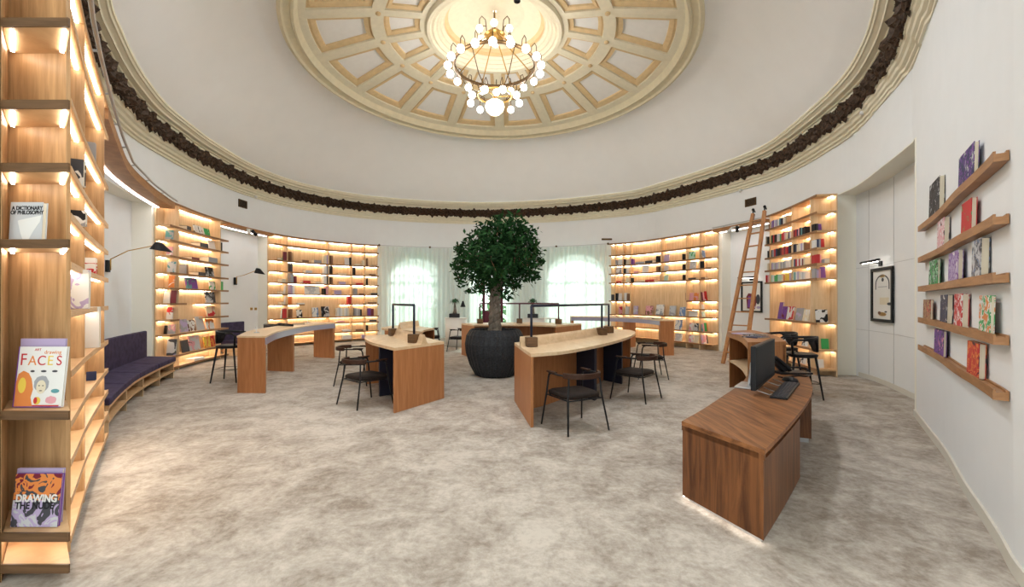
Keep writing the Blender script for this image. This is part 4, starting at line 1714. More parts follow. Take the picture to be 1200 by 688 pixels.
# right of the tree
A, B, R1 = reading_desk('curved oak reading desk right of the tree with three armchairs', [(0.25, 5.70), (0.80, 6.08), (1.65, 7.24), (2.35, 8.5), (2.78, 9.6), (2.85, 10.3)],
                        [(0.04, 7.22), (0.62, 8.0), (1.25, 8.9), (1.68, 9.7), (1.95, 10.4), (2.1, 11.1)], fins=(0.36, 0.68))
ridge(A, B, R1, 0.985, 0.60, 0, 20)
desk_lamp('black tube lamp standing on the right reading desk', A, B, 0.985, 0.50, [1, 14, 17], z=1.615, r=0.02)
# left of the tree
A, B, R2 = reading_desk('curved oak reading desk left of the tree with wide oak end panel', [(-1.77, 6.42), (-2.08, 6.83), (-2.42, 7.32), (-2.78, 8.05), (-2.98, 8.7)],
                        [(-1.18, 7.42), (-1.48, 7.9), (-1.74, 8.4), (-1.93, 8.9), (-2.03, 9.25)], fins=(0.5,))
ridge(A, B, R2, 0.985, 0.57, 0, 22)
desk_lamp('black tube lamp standing on the left reading desk', A, B, 0.985, 0.50, [3, 20], z=1.62, r=0.02)
# behind that, its far neighbour
A, B, R3 = reading_desk('farther left reading desk partly hidden behind the nearer one', [(-3.20, 10.75), (-3.42, 11.2), (-3.4, 11.9), (-3.1, 12.6)],
                        [(-2.05, 9.75), (-2.10, 10.2), (-2.08, 10.6), (-1.98, 10.9)], fins=(0.5,), spine=0.45)
ridge(A, B, R3, 0.985, 0.45, 6, 24)
# behind the tree
A, B, R4 = reading_desk('long oak reading desk behind the tree pot', [(-1.58, 13.35), (-0.6, 13.75), (0.5, 13.85), (1.5, 13.6), (2.15, 13.2)],
                        [(-1.12, 12.45), (-0.5, 12.55), (0.1, 12.55), (0.7, 12.4), (1.25, 12.0)], fins=(0.42, 0.80), spine=0.45)
desk_lamp('long dark tube lamp on the desk behind the tree', A, B, 0.985, 0.45, [3, 12, 21], z=1.60, r=0.022, dark='burgundy')


# ------------------------------------------------------------------ high desks


def high_desk(label, inner, outer, z, panels, label_apron='lavender grey apron under the top'):
    n = 25
    A, B = resample(inner, n), resample(outer, n)
    c = A[n // 2].lerp(B[n // 2], 0.5)
    root = thing('high_desk', label, 'desk', (c.x, c.y, 0))
    mb = MB()
    mb.strip(A, B, z - 0.03, z)
    fix_normals(mb.build('desk_top', 'desk_top', root))
    mb = MB()
    mb.strip(lerp2(A, B, 0.0), lerp2(A, B, 0.03), z - 0.16, z - 0.031)
    fix_normals(mb.build('apron', 'apron', root, label=label_apron))
    for i, e in panels:
        a, b_ = A[i].lerp(B[i], 0.02), B[i].lerp(A[i], 0.02)
        t = (A[min(i + 1, n - 1)] - A[max(i - 1, 0)]).normalized() * 0.10 * e
        mb = MB()
        mb.prism([a, b_, b_ + t, a + t], 0, z - 0.031)
        fix_normals(mb.build('leg_panel', 'desk_side', root))
    return A, B, root


A, B, R5 = high_desk('long curved high desk at the left with three oak leg panels', [(-4.50, 7.80), (-4.95, 9.0), (-5.20, 10.15), (-5.36, 11.4), (-5.22, 12.6)],
                     [(-5.05, 7.83), (-5.62, 9.1), (-5.95, 10.5), (-6.08, 11.8), (-5.95, 12.9)], 1.045, [(0, 1), (12, 1), (24, -1)])
HD = (A, B)
A2, B2, R6 = high_desk('curved high desk at the right rear before the shelves', [(4.54, 13.12), (4.45, 14.1), (4.05, 15.1), (3.2, 15.9), (2.25, 16.2)],
                       [(5.0, 13.15), (5.05, 14.3), (4.6, 15.6), (3.6, 16.5), (2.3, 16.9)], 1.09, [(0, 1), (12, 1), (24, -1)])

# things on the left high desk


def on(A, B, i, f, z):
    c = A[i].lerp(B[i], f)
    return (c.x, c.y, z)


x, y, z = on(A := HD[0], B := HD[1], 14, 0.62, 1.047)
mb = MB()
for k in range(5):
    a = PI * k / 4
    mb.tube([(x - 0.28, y, z + 0.012), (x - 0.1, y + 0.05 * math.cos(a), z + 0.03 + 0.05 * math.sin(a)), (x + 0.25, y, z + 0.012 + 0.03 * math.sin(a))], 0.012, 6)
tag(mb.build('cable_bundle', 'black', smooth=True), 'loose black cable bundle lying on the left high desk', 'cable')
for i, (k, f, w_, lab) in enumerate(((4, 0.55, 0.05, 'small metal clip stand near the front end of the high desk'), (20, 0.5, 0.05, 'small metal clip stand near the far end of the high desk'))):
    x, y, z = on(HD[0], HD[1], k, f, 1.047)
    root = thing('sign_holder', lab, 'holder', (x, y, z))
    mb = MB()
    mb.lathe([(0.05, 0), (0.05, 0.012), (0.01, 0.016)], (x, y, z), 16)
    mb.build('base', 'steel', root)
    mb = MB()
    mb.tube([(x, y, z + 0.014), (x - 0.02, y, z + 0.12)], 0.006, 6)
    mb.build('stem', 'steel', root)
x, y, z = on(HD[0], HD[1], 18, 0.55, 1.047)
b = book_mesh('book', 0.30, 0.20, 0.03, 'c_charcoal')
b.location = (x, y, z + 0.016)
b.rotation_euler = (-PI / 2, 0, 0.4)
tag(b, 'flat charcoal book lying on the far half of the left high desk', 'book')
# books and papers on the right high desk
for i, (k, f, c, w_) in enumerate(((3, 0.35, 'charcoal', 0.3), (6, 0.4, 'white', 0.34), (9, 0.4, 'grey', 0.3), (15, 0.5, 'white', 0.3))):
    x, y, z = on(A2, B2, k, f, 1.092)
    b = book_mesh('book', w_, 0.22, 0.025, 'c_' + c)
    b.location = (x, y, z + 0.014)
    b.rotation_euler = (-PI / 2, 0, 0.3 * i)
    tag(b, ['charcoal', 'white', 'grey', 'white'][i] + ' flat book, ' + NTH[i] + ' from the near end of the right rear high desk', 'book', 'books lying on the right rear desk')

# ------------------------------------------------------------------ reception desk and its hutch
top_l = resample([(1.44, 3.62), (1.80, 4.02), (2.20, 4.50), (2.84, 5.28), (3.28, 5.92), (3.50, 6.20)], 21)
top_r = resample([(1.73, 2.92), (2.15, 3.37), (2.76, 4.05), (3.32, 4.72), (3.72, 5.30), (4.02, 5.80), (4.12, 6.15)], 21)
ZD = 0.675
rd = thing('reception_desk', 'curved walnut reception desk with glowing plinth at the lower right', 'desk', (2.3, 4.2, 0))
mb = MB()
mb.strip(top_l, top_r, ZD - 0.035, ZD)
fix_normals(mb.build('desk_top', 'walnut_top', rd))
L2, R2_ = lerp2(top_l, top_r, 0.012), lerp2(top_r, top_l, 0.012)
mb = MB()
mb.strip(L2[0:8], R2_[0:8], 0.05, ZD - 0.075)
mb.strip(lerp2(top_l, top_r, 0.05)[0:8], lerp2(top_r, top_l, 0.06)[0:8], ZD - 0.075, ZD - 0.036)
fix_normals(mb.build('cabinet', 'walnut', rd))
mb = MB()
mb.strip(lerp2(top_l, top_r, 0.0)[0:2], lerp2(top_r, top_l, 0.0)[0:2], ZD - 0.070, ZD - 0.036) if False else None
mb.prism([top_l[0], top_r[0], top_r[0].lerp(top_r[1], 0.12), top_l[0].lerp(top_l[1], 0.12)], ZD - 0.075, ZD - 0.036)
fix_normals(mb.build('top_rail', 'walnut', rd))
mb = MB()
mb.strip(L2[14:20], R2_[14:20], 0.05, ZD - 0.036)
fix_normals(mb.build('far_pedestal', 'walnut', rd))
mb = MB()
mb.strip(lerp2(top_l, top_r, 0.02)[7:15], lerp2(top_l, top_r, 0.06)[7:15], 0.05, ZD - 0.036)
fix_normals(mb.build('modesty_panel', 'walnut', rd))
mb = MB()
PL, PR = lerp2(top_l, top_r, 0.06), lerp2(top_r, top_l, 0.05)
PL[0], PR[0] = PL[0].lerp(PL[1], 0.4), PR[0].lerp(PR[1], 0.3)
mb.strip(PL[0:8], PR[0:8], 0.0, 0.05)
mb.strip(lerp2(top_l, top_r, 0.05)[14:20], lerp2(top_r, top_l, 0.05)[14:20], 0.0, 0.05)
fix_normals(mb.build('plinth', 'steel', rd, label='pale metal plinth'))
# light strip under the cabinet edge
mb = MB()
a, b_ = top_l[0].lerp(top_r[0], 0.06), top_l[0].lerp(top_r[0], 0.94)
nrm = Vector(((b_ - a).y, -(b_ - a).x)).normalized()
if nrm.y > 0:
    nrm = -nrm
q = [top_l[0].lerp(top_r[0], 0.02), top_l[0].lerp(top_r[0], 0.96)]
d_ = -nrm * 0.03
mb.prism([q[0] + d_ * 0.5, q[1] + d_ * 0.5, q[1] + d_, q[0] + d_], 0.043, 0.0495)
mb.prism([top_l[0].lerp(top_r[0], 0.02), top_l[0].lerp(top_r[0], 0.035), top_l[6].lerp(top_r[6], 0.035), top_l[6].lerp(top_r[6], 0.02)], 0.043, 0.0495)
mb.build('led_strip', emit('plinth_led', (1.0, 0.96, 0.88), 9), rd, label='white light strip under the cabinet')

hutch_f = resample([(3.46, 6.26), (3.78, 6.95), (4.03, 7.58), (4.29, 8.50)], 13)
hutch_b = resample([(4.10, 6.38), (4.45, 7.1), (4.75, 7.9), (4.99, 8.88)], 13)
ZH = 1.085
ht = thing('counter', 'open fronted oak counter with one shelf behind the computer screen', 'counter', (4.2, 7.4, 0))
mb = MB()
mb.strip(hutch_f, hutch_b, ZH - 0.05, ZH)
fix_normals(mb.build('counter_top', 'counter', ht))
mb = MB()
mb.strip(hutch_f, lerp2(hutch_f, hutch_b, 0.02), ZH - 0.11, ZH - 0.051)
fix_normals(mb.build('front_rail', 'ladder', ht))
mb = MB()
mb.strip(lerp2(hutch_f, hutch_b, 0.01), lerp2(hutch_f, hutch_b, 0.9), 0.50, 0.535)
fix_normals(mb.build('shelf', 'desk_top', ht))
mb = MB()
mb.strip(lerp2(hutch_b, hutch_f, 0.08), lerp2(hutch_b, hutch_f, 0.02), 0.0, ZH - 0.051)
fix_normals(mb.build('back_panel', 'counter', ht))
for i in (0, 11):
    mb = MB()
    mb.strip([hutch_f[i], hutch_f[i].lerp(hutch_f[i + 1], 0.2)], [hutch_b[i], hutch_b[i].lerp(hutch_b[i + 1], 0.2)], 0.0, ZH - 0.051)
    fix_normals(mb.build('end_panel', 'counter', ht))
mb = MB()
mb.strip(lerp2(hutch_f, hutch_b, 0.25)[6:8], lerp2(hutch_f, hutch_b, 0.9)[6:8], 0.0, 0.499)
fix_normals(mb.build('divider', 'oak', ht))
# magazines on the counter
for i, (k, f, c, s, nm) in enumerate(((8, 0.30, 'silver/lilac/grey', (0.34, 0.24), 'pale magazine lying at the far end of the counter top'), (6, 0.55, 'grey/charcoal/silver', (0.36, 0.25), 'grey magazine lying in the middle of the counter top'), (4, 0.45, 'charcoal/navy/grey', (0.36, 0.26), 'dark magazine lying on the counter top nearest the screen'))):
    c0 = hutch_f[k].lerp(hutch_b[k], f)
    o = book_mesh('magazine', s[0], s[1], 0.014, art_mat('magazine_art_' + str(i), c.split('/'), 9, i * 2.2))
    o.location = (c0.x, c0.y - 0.12, ZH + 0.009)
    o.rotation_euler = (-PI / 2, 0, 0.5)
    tag(o, nm, 'magazine')

# computer
P0, P1 = Vector((2.60, 4.55)), Vector((3.42, 5.55))
u = (P1 - P0).normalized()
nv = Vector((u.y, -u.x))        # towards the keyboard side
ms = thing('computer_monitor', 'large dark monitor standing on the walnut reception desk', 'monitor', (*P0.lerp(P1, 0.5), ZD))
mb = MB()
mb.prism([P0, P1, P1 - nv * 0.05, P0 - nv * 0.05], ZD + 0.055, ZD + 0.53)
mb.build('monitor_case', 'black', ms, bevel=0.006)
mb = MB()
mb.prism([P0.lerp(P1, 0.02) + nv * 0.002, P0.lerp(P1, 0.98) + nv * 0.002, P0.lerp(P1, 0.98), P0.lerp(P1, 0.02)], ZD + 0.085, ZD + 0.515)
mb.build('screen', 'screen', ms)
mb = MB()
c0 = P0.lerp(P1, 0.42) - nv * 0.16
mb.tube([(*(c0), ZD + 0.02), (*(c0 + nv * 0.03), ZD + 0.28), (*(c0 + nv * 0.10), ZD + 0.30)], 0.022, 8)
mb.build('stand_neck', 'steel', ms, True)
mb = MB()
mb.prism([c0 + u * sx * 0.2 + nv * sy * 0.12 for sx, sy in ((-1, -1), (1, -1), (1, 1), (-1, 1))], ZD + 0.002, ZD + 0.02)
mb.build('stand_base', 'steel', ms, bevel=0.004)
# clear riser with bent wire legs under the screen
rs = thing('monitor_riser', 'bent silver wire riser under the dark monitor', 'stand', (*(P0.lerp(P1, 0.3)), ZD))
for f in (0.12, 0.62):
    c1 = P0.lerp(P1, f)
    mb = MB()
    mb.tube([(*(c1 - nv * 0.04), ZD + 0.045), (*(c1 + nv * 0.10), ZD + 0.006), (*(c1 + nv * 0.16 + u * 0.16), ZD + 0.006), (*(c1 + nv * 0.02 + u * 0.2), ZD + 0.045)], 0.006, 6)
    mb.build('wire_leg', 'chrome', rs, True)
# keyboard
k0, k1, k2, k3 = Vector((2.70, 4.47)), Vector((2.82, 4.37)), Vector((3.50, 5.19)), Vector((3.38, 5.30))
kb = thing('keyboard', 'black keyboard with grey keys beside the dark monitor', 'keyboard', (*((k0 + k2) / 2), ZD))
mb = MB()
mb.prism([k0, k1, k2, k3], ZD + 0.002, ZD + 0.022)
mb.build('keyboard_case', 'black', kb, bevel=0.004)
for r in range(4):
    mb = MB()
    for c in range(14):
        a0, a1 = (c + 0.12) / 14 * 0.94 + 0.03, (c + 0.88) / 14 * 0.94 + 0.03
        f0, f1 = 0.12 + r * 0.2, 0.12 + r * 0.2 + 0.15
        pt = lambda a, f: k0.lerp(k3, a).lerp(k1.lerp(k2, a), f)
        mb.prism([pt(a0, f0), pt(a0, f1), pt(a1, f1), pt(a1, f0)], ZD + 0.022, ZD + 0.028)
    mb.build('key_row', 'c_charcoal', kb, label='row of dark grey keys')
# mouse
mp_ = on_floor(926, 446.5, ZD)
mo = thing('computer_mouse', 'black computer mouse beyond the keyboard end', 'mouse', (mp_.x, mp_.y, ZD))
mb = MB()
rows = []
for k in range(7):
    t = k / 6
    rows.append([(mp_.x + 0.075 * math.cos(a) * math.cos(t * PI / 2) ** 0.6, mp_.y + 0.12 * math.sin(a) * math.cos(t * PI / 2) ** 0.6, ZD + 0.002 + 0.05 * math.sin(t * PI / 2)) for a in [2 * PI * j / 18 for j in range(18)]])
mb.sweep(rows, True, True)
mb.build('mouse_body', 'black', mo, True)
mb = MB()
mb.tube([(mp_.x - 0.008, mp_.y - 0.06, ZD + 0.046), (mp_.x + 0.008, mp_.y - 0.06, ZD + 0.046)], 0.012, 8)
mb.build('scroll_wheel', 'c_charcoal', mo, True)
# desk phone
ph = on_floor(929, 438, ZD)
pr = thing('desk_phone', 'black desk phone with raised handset behind the monitor', 'phone', (ph.x, ph.y, ZD))
mb = MB()
mb.prism([(ph.x - 0.22, ph.y - 0.10), (ph.x + 0.22, ph.y - 0.10), (ph.x + 0.22, ph.y + 0.14), (ph.x - 0.22, ph.y + 0.14)], ZD + 0.002, ZD + 0.03)
mb.build('phone_base', 'black', pr, bevel=0.01)
hp = Vector((ph.x - 0.20, ph.y + 0.02, ZD))
mb = MB()
mb.add([hp + Vector(v) for v in ((-0.10, -0.06, 0.19), (0.06, -0.06, 0.03), (0.06, 0.06, 0.03), (-0.10, 0.06, 0.19), (-0.05, -0.06, 0.22), (0.14, -0.06, 0.05), (0.14, 0.06, 0.05), (-0.05, 0.06, 0.22))],
       [(0, 3, 2, 1), (4, 5, 6, 7), (0, 1, 5, 4), (1, 2, 6, 5), (2, 3, 7, 6), (3, 0, 4, 7)])
mb.build('phone_console', 'black', pr, bevel=0.008)
mb = MB()
mb.tube([hp + Vector(v) for v in ((-0.11, -0.08, 0.20), (-0.08, -0.08, 0.24), (0.10, -0.08, 0.10), (0.12, -0.08, 0.05))], [0.03, 0.022, 0.022, 0.03], 8)
mb.build('handset', 'black', pr, True)
cb = MB()
pts = [on_floor(px, py, ZD) + Vector((0, 0, 0.012)) for px, py in ((916, 434), (922, 432.0), (930, 431.4), (938, 431.6), (945, 432.6), (947, 435))]
cb.tube(pts, 0.012, 6)
pts = [on_floor(px, py, ZD) + Vector((0, 0, 0.012)) for px, py in ((912, 442.4), (918, 443.6), (926, 442.2), (935, 441.2), (944, 442.0), (949, 440.8))]
cb.tube(pts, 0.010, 6)
tag(cb.build('cable', 'black', smooth=True), 'loose black cables snaking around the desk phone', 'cable')

# ------------------------------------------------------------------ tree
TX, TY = -0.39, 9.70
tr = thing('potted_tree', 'leafy fig tree with twisted trunk in a big charcoal pot', 'tree', (TX, TY, 0))
mb = MB()
prof = [(0.38, 0.0), (0.44, 0.03), (0.56, 0.25), (0.645, 0.52), (0.665, 0.72), (0.63, 0.92), (0.56, 1.03), (0.53, 1.05), (0.50, 1.03), (0.50, 0.95)]
n = 72
rows = []
for r, z in prof:
    rows.append([(TX + (r + 0.014 * (j % 2)) * math.cos(2 * PI * j / n), TY + (r + 0.014 * (j % 2)) * math.sin(2 * PI * j / n), z) for j in range(n)])
mb.sweep(rows, True, True)
mb.build('pot', 'planter', tr, False)
mb = MB()
mb.lathe([(0.50, 0.955), (0.3, 0.97), (0.01, 0.975)], (TX, TY, 0), 32, False)
mb.build('soil', 'soil', tr, True)
mb = MB()
for k in range(3):          # three stems wound round each other
    pts, rr = [], []
    for i in range(34):
        t = i / 33
        a = 2 * PI * (k / 3 + t * 2.3)
        w_ = 0.078 * (1 - 0.15 * t)
        pts.append((TX + w_ * math.cos(a), TY + w_ * math.sin(a), 0.95 + 1.02 * t))
        rr.append(0.074 - 0.012 * t + (0.025 * (1 - t) ** 6))
    mb.tube(pts, rr, 10)
mb.build('trunk', 'bark', tr, True)
random.seed(21)
mb = MB()
heads = []
for k in range(15):
    a = 2 * PI * k / 15 + random.uniform(-0.2, 0.2)
    rr_ = random.uniform(0.35, 0.85)
    top_ = Vector((TX + rr_ * math.cos(a), TY + rr_ * math.sin(a) * 0.9, random.uniform(2.25, 3.25)))
    base_ = Vector((TX + 0.05 * math.cos(a), TY + 0.05 * math.sin(a), 1.92))
    midp = base_.lerp(top_, 0.5) + Vector((0, 0, 0.15))
    mb.tube([base_, midp, top_], [0.045, 0.025, 0.008], 6)
    heads.append(top_)
mb.build('branch', 'bark', tr, True)
# crown: clumps placed to the photographed silhouette, filled with leaves
CL = [(592, 276, 26, 0), (612, 280, 20, 0.2), (563, 283, 19, -0.1), (604, 296, 26, -0.35), (575, 298, 26, 0.3), (545, 297, 15, -0.2), (622, 300, 15, 0.2), (553, 312, 20, 0.1), (578, 320, 24, -0.35),
      (600, 316, 24, 0.35), (619, 318, 13, -0.1), (583, 264, 12, 0.0), (600, 262, 12, 0.1), (536, 312, 8, 0.3), (631, 308, 7, 0.0), (540, 325, 9, 0.0), (584, 335, 15, 0.1), (562, 336, 9, 0.0), (603, 334, 8, 0.2), (568, 271, 9, 0.1),
      (590, 300, 28, 0.8), (575, 304, 28, -0.8), (549, 341, 5, 0.1), (628, 325, 6, 0.1), (625, 289, 9, 0.0), (537, 291, 7, 0.1), (612, 268, 9, 0.0), (597, 347, 5, 0.0)]
lf = MB()
tw = MB()
tot = sum(c[2] ** 2 for c in CL)
for px, py, r, dy in CL:
    Yc = TY + dy
    c = Vector(((px - CX) / FPX * Yc, Yc, EYE + (CY - py) / FPX * Yc))
    R_ = r / FPX * Yc
    for _ in range(int(5200 * r * r / tot)):
        d = Vector((random.gauss(0, 1), random.gauss(0, 1), random.gauss(0, 1))).normalized()
        p = c + d * R_ * (random.random() ** 0.45) * random.choice((0.75, 0.95, 1.0, 1.1, 1.3))
        l = random.uniform(0.05, 0.088)
        ax = (Vector((random.gauss(0, 1), random.gauss(0, 1), random.gauss(0, 0.7) - 0.5))).normalized()
        sd = ax.cross(Vector((random.gauss(0, 1), random.gauss(0, 1), random.gauss(0, 1)))).normalized()
        nn = ax.cross(sd)
        lf.add([p - ax * l, p + sd * l * 0.42 + nn * l * 0.14, p + ax * l * 1.15, p - sd * l * 0.42 + nn * l * 0.14], [(0, 1, 2), (0, 2, 3)])
    for _ in range(4):
        d = Vector((random.gauss(0, 1), random.gauss(0, 1), random.gauss(0, 1))).normalized()
        tw.tube([min(heads, key=lambda h_: (h_ - c).length), c, c + d * R_ * 0.85], [0.012, 0.007, 0.003], 4)
lf.build('foliage', 'leaf', tr)
tw.build('twig', 'c_brown', tr)


def palm(label, x, y, zb, plinth, h, r):
    if plinth:
        pl = thing('plinth', plinth, 'plinth', (x, y, 0))
        mb_ = MB()
        mb_.lathe([(0.36, 0.0), (0.36, 0.05), (0.40, 0.06), (0.40, zb - 0.03)], (x + 0.05, y, 0), 40)
        mb_.build('drum', 'plinth', pl, True)
        mb_ = MB()
        mb_.lathe([(0.41, zb - 0.03), (0.41, zb)], (x + 0.05, y, 0), 40)
        mb_.build('plinth_top', 'plinth', pl)
    root = thing('potted_palm', label, 'plant', (x, y, zb))
    mb_ = MB()
    mb_.prism([(x - 0.19, y - 0.15), (x + 0.19, y - 0.15), (x + 0.17, y + 0.15), (x - 0.17, y + 0.15)], zb + 0.002, zb + 0.15)
    mb_.build('pot', 'planter', root, bevel=0.01)
    mb_ = MB()
    mb_.tube([(x, y, zb + 0.14), (x + 0.01, y, zb + 0.25), (x, y, zb + h * 0.62)], [0.085, 0.055, 0.03], 8)
    mb_.build('trunk', 'bark', root, True)
    mb_ = MB()
    for k in range(70):
        a = random.uniform(0, 2 * PI)
        el = random.uniform(0.1, 1.3)
        L0 = r * random.uniform(0.8, 1.15)
        d = Vector((math.cos(a) * math.cos(el), math.sin(a) * math.cos(el), math.sin(el)))
        t0 = Vector((x, y, zb + h * 0.6))
        m1 = t0 + d * L0 * 0.6
        e1 = m1 + Vector((d.x * 0.35, d.y * 0.35, -0.65)) * L0 * 0.7
        sd = d.cross(Vector((0, 0, 1))).normalized() * 0.014
        mb_.add([t0 - sd, t0 + sd, m1 + sd, m1 - sd, e1], [(0, 1, 2, 3), (3, 2, 4)])
    mb_.build('fronds', 'palmleaf', root)


palm('small palm in a dark pot on the white drum left of the tree', -2.12, 15.8, 1.06, 'white drum plinth under the left small palm', 0.92, 0.26)
palm('small palm in a dark pot right of the tree trunk', 0.75, 15.5, 1.06, 'white drum plinth under the right small palm, behind the long desk', 0.92, 0.26)
# low pale table by the right palm
lt = thing('side_table', 'low pale round table in front of the right curtain', 'table', (1.45, 16.2, 0))
mb = MB()
mb.lathe([(0.36, 1.0), (0.38, 1.01), (0.38, 1.035), (0.36, 1.04)], (1.45, 16.2, 0), 32)
mb.build('table_top', 'plinth', lt)
mb = MB()
mb.lathe([(0.24, 0.0), (0.24, 0.02), (0.03, 0.04), (0.03, 1.0)], (1.45, 16.2, 0), 24)
mb.build('pedestal', 'steel', lt, True)
# little black pendant by the left palm
pd = thing('pendant_lamp', 'tiny black cone lamp hanging right of the left palm', 'lamp', ((542.5 - CX) / FPX * 16.6, 16.6, 1.5))
px_, py_ = (542.5 - CX) / FPX * 16.6, 16.6
mb = MB()
mb.lathe([(0.012, 0.24), (0.03, 0.22), (0.10, 0.02), (0.10, 0.0), (0.085, 0.0)], (px_, py_, 1.44), 20, True)
mb.build('lamp_shade', 'black', pd, True)
mb = MB()
mb.tube([(px_, py_, 1.66), (px_, py_, 1.86), (px_ - 0.02, py_ + 0.5, 2.6), (px_ - 0.03, py_ + 1.6, 3.95)], 0.004, 5)
mb.build('cord', 'chrome', pd, True)

# ------------------------------------------------------------------ curtains
CUR = BAND.off(0.10)


def curtain(px0, px1, label):
    a, b_ = CUR.ray(px0), CUR.ray(px1)
    root = thing('sheer_curtain', label, 'curtain', (*CUR.at((a + b_) / 2)[0], 0))
    mb_ = MB()
    nn_ = int((b_ - a) / 0.022)
    lo, hi = [], []
    for k in range(nn_ + 1):
        s__ = a + (b_ - a) * k / nn_
        p, n_ = CUR.at(s__)
        w_ = 0.045 * math.sin(s__ * 2 * PI / 0.20) + 0.02 * math.sin(s__ * 2 * PI / 0.47 + 1)
        q1 = p + n_ * w_
        q2 = p + n_ * (w_ * 0.7)
        lo.append((q1.x, q1.y, 0.015))
        hi.append((q2.x, q2.y, 4.02))
    mb_.sweep([lo, hi])
    mb_.build('curtain_cloth', 'sheer', root, True)


curtain(444.5, 522, 'white sheer curtain over the left arched window')
curtain(523, 561, 'narrow white sheer curtain left of the burgundy door')
curtain(593, 634, 'narrow white sheer curtain right of the burgundy door')
curtain(635, 713, 'white sheer curtain over the right arched window')
for i, (p0, p1) in enumerate(((443, 562), (592, 714))):
    a, b_ = CUR.ray(p0), CUR.ray(p1)
    root = thing('curtain_rod', ['thin curtain rod above the left curtains', 'thin curtain rod above the right curtains'][i], 'curtain rod', (*CUR.at((a + b_) / 2)[0], 4.05))
    mb = MB()
    mb.tube([(*p, 4.05) for p, n in CUR.part(a, b_, 0.3)], 0.014, 6)
    mb.build('rod', 'chrome', root, True)
    for s__ in (a + 0.05, (a + b_) / 2, b_ - 0.05):
        mb = MB()
        p, n_ = CUR.at(s__)
        mb.tube([(*p, 4.05), (*(p - n_ * 0.49), 4.05)], 0.012, 6)
        mb.ball((*p, 4.05), 0.05, 10)
        mb.build('rod_bracket', 'bronze', root, True)
mb = MB()
s__ = CUR.ray(713)
p, n_ = CUR.at(s__)
sb = thing('spotlight', 'small dark spotlight at the curtain end beside the right rear bookcase', 'light', (p.x, p.y, 4.2))
mb.tube([(p.x - 0.30, p.y - 0.1, 4.22), (p.x + 0.12, p.y - 0.1, 4.22)], 0.04, 10)
mb.build('spot_body', 'bronze', sb, True)
mb = MB()
mb.tube([(p.x, p.y - 0.1, 4.22), (p.x - n_.x * 0.49, p.y - n_.y * 0.49, 4.26)], 0.015, 6)
mb.build('spot_arm', 'bronze', sb, True)

# ------------------------------------------------------------------ ladder
ld = thing('library_ladder', 'tall wooden library ladder leaning on the rail', 'ladder', (6.1, 11.9, 0))
tp_l, bt_l = Vector(((882.5 - CX) / FPX * 12.05, 12.05, 4.14)), Vector((5.66, 11.45, 0.0))
tp_r, bt_r = Vector(((896 - CX) / FPX * 11.65, 11.65, 4.14)), Vector((6.02, 11.05, 0.0))


def beam(mb_, a, b, w_, d_, ux):
    t_ = (b - a).normalized()
    ux = (ux - t_ * ux.dot(t_)).normalized()
    uy = t_.cross(ux)
    q = []
    for p_ in (a, b):
        q += [p_ + ux * sx * w_ / 2 + uy * sy * d_ / 2 for sx, sy in ((-1, -1), (1, -1), (1, 1), (-1, 1))]
    mb_.add(q, [(0, 3, 2, 1), (4, 5, 6, 7), (0, 1, 5, 4), (1, 2, 6, 5), (2, 3, 7, 6), (3, 0, 4, 7)])


ux = (bt_r - bt_l)
for a, b_ in ((bt_l, tp_l), (bt_r, tp_r)):
    mb = MB()
    beam(mb, a, b_, 0.075, 0.10, ux)
    fix_normals(mb.build('stile', 'ladder', ld))
for k in range(11):
    t = 0.075 + k * 0.087
    mb = MB()
    a, b_ = bt_l.lerp(tp_l, t), bt_r.lerp(tp_r, t)
    beam(mb, a, b_, 0.10, 0.03, Vector((bt_l - bt_r).cross(Vector((0, 0, 1)))))
    fix_normals(mb.build('rung', 'ladder', ld))
for a in (tp_l, tp_r):
    mb = MB()
    mb.tube([a + Vector((0, 0, -0.12)), a + Vector((0.0, 0.0, 0.10)), a + Vector((0.05, 0.05, 0.13)), a + Vector((0.10, 0.08, 0.06))], 0.018, 6)
    mb.ball(a + Vector((0, 0, 0.12)), 0.04, 8)
    mb.build('hook', 'black', ld, True)

# ------------------------------------------------------------------ pictures


def picture(label, path, px0, px1, py0a, py1a, art, frame_w=0.05, lampbar=None):
    a, b_ = path.ray(px0), path.ray(px1)
    pa, pb = path.at(a)[0], path.at(b_)[0]
    z1 = EYE + (CY - py0a) / FPX * (pa.y + pb.y) / 2
    z0 = EYE + (CY - py1a) / FPX * (pa.y + pb.y) / 2
    root = thing('framed_picture', label, 'picture', (*(pa.lerp(pb, 0.5)), z0))
    uu = (pb - pa).normalized()
    nn_ = Vector((uu.y, -uu.x))
    w_ = (pb - pa).length

    def slab(name, x0, x1, za, zb, d0, d1, mat, lab=None):
        m = MB()
        q = [pa + uu * x0 + nn_ * d0, pa + uu * x1 + nn_ * d0, pa + uu * x1 + nn_ * d1, pa + uu * x0 + nn_ * d1]
        m.prism(q, za, zb)
        return m.build(name, mat, root, label=lab)
    slab('backing', 0, w_, z0, z1, 0.012, 0.022, 'picwhite')
    m = MB()
    for x0, x1, za, zb in ((0, frame_w, z0, z1), (w_ - frame_w, w_, z0, z1), (frame_w, w_ - frame_w, z0, z0 + frame_w), (frame_w, w_ - frame_w, z1 - frame_w, z1)):
        q = [pa + uu * x0 + nn_ * 0.012, pa + uu * x1 + nn_ * 0.012, pa + uu * x1 + nn_ * 0.05, pa + uu * x0 + nn_ * 0.05]
        m.prism(q, za, zb)
    m.build('frame', 'black', root)

    def mark(name, poly, mat, d=0.0235, lab=None):
        m_ = MB()
        q = [(*(pa + uu * (x * w_) + nn_ * d), z0 + z * (z1 - z0)) for x, z in poly]
        m_.add(q, [tuple(range(len(q)))])
        return m_.build(name, mat, root, label=lab)
    art(mark, w_, z1 - z0)
    return root


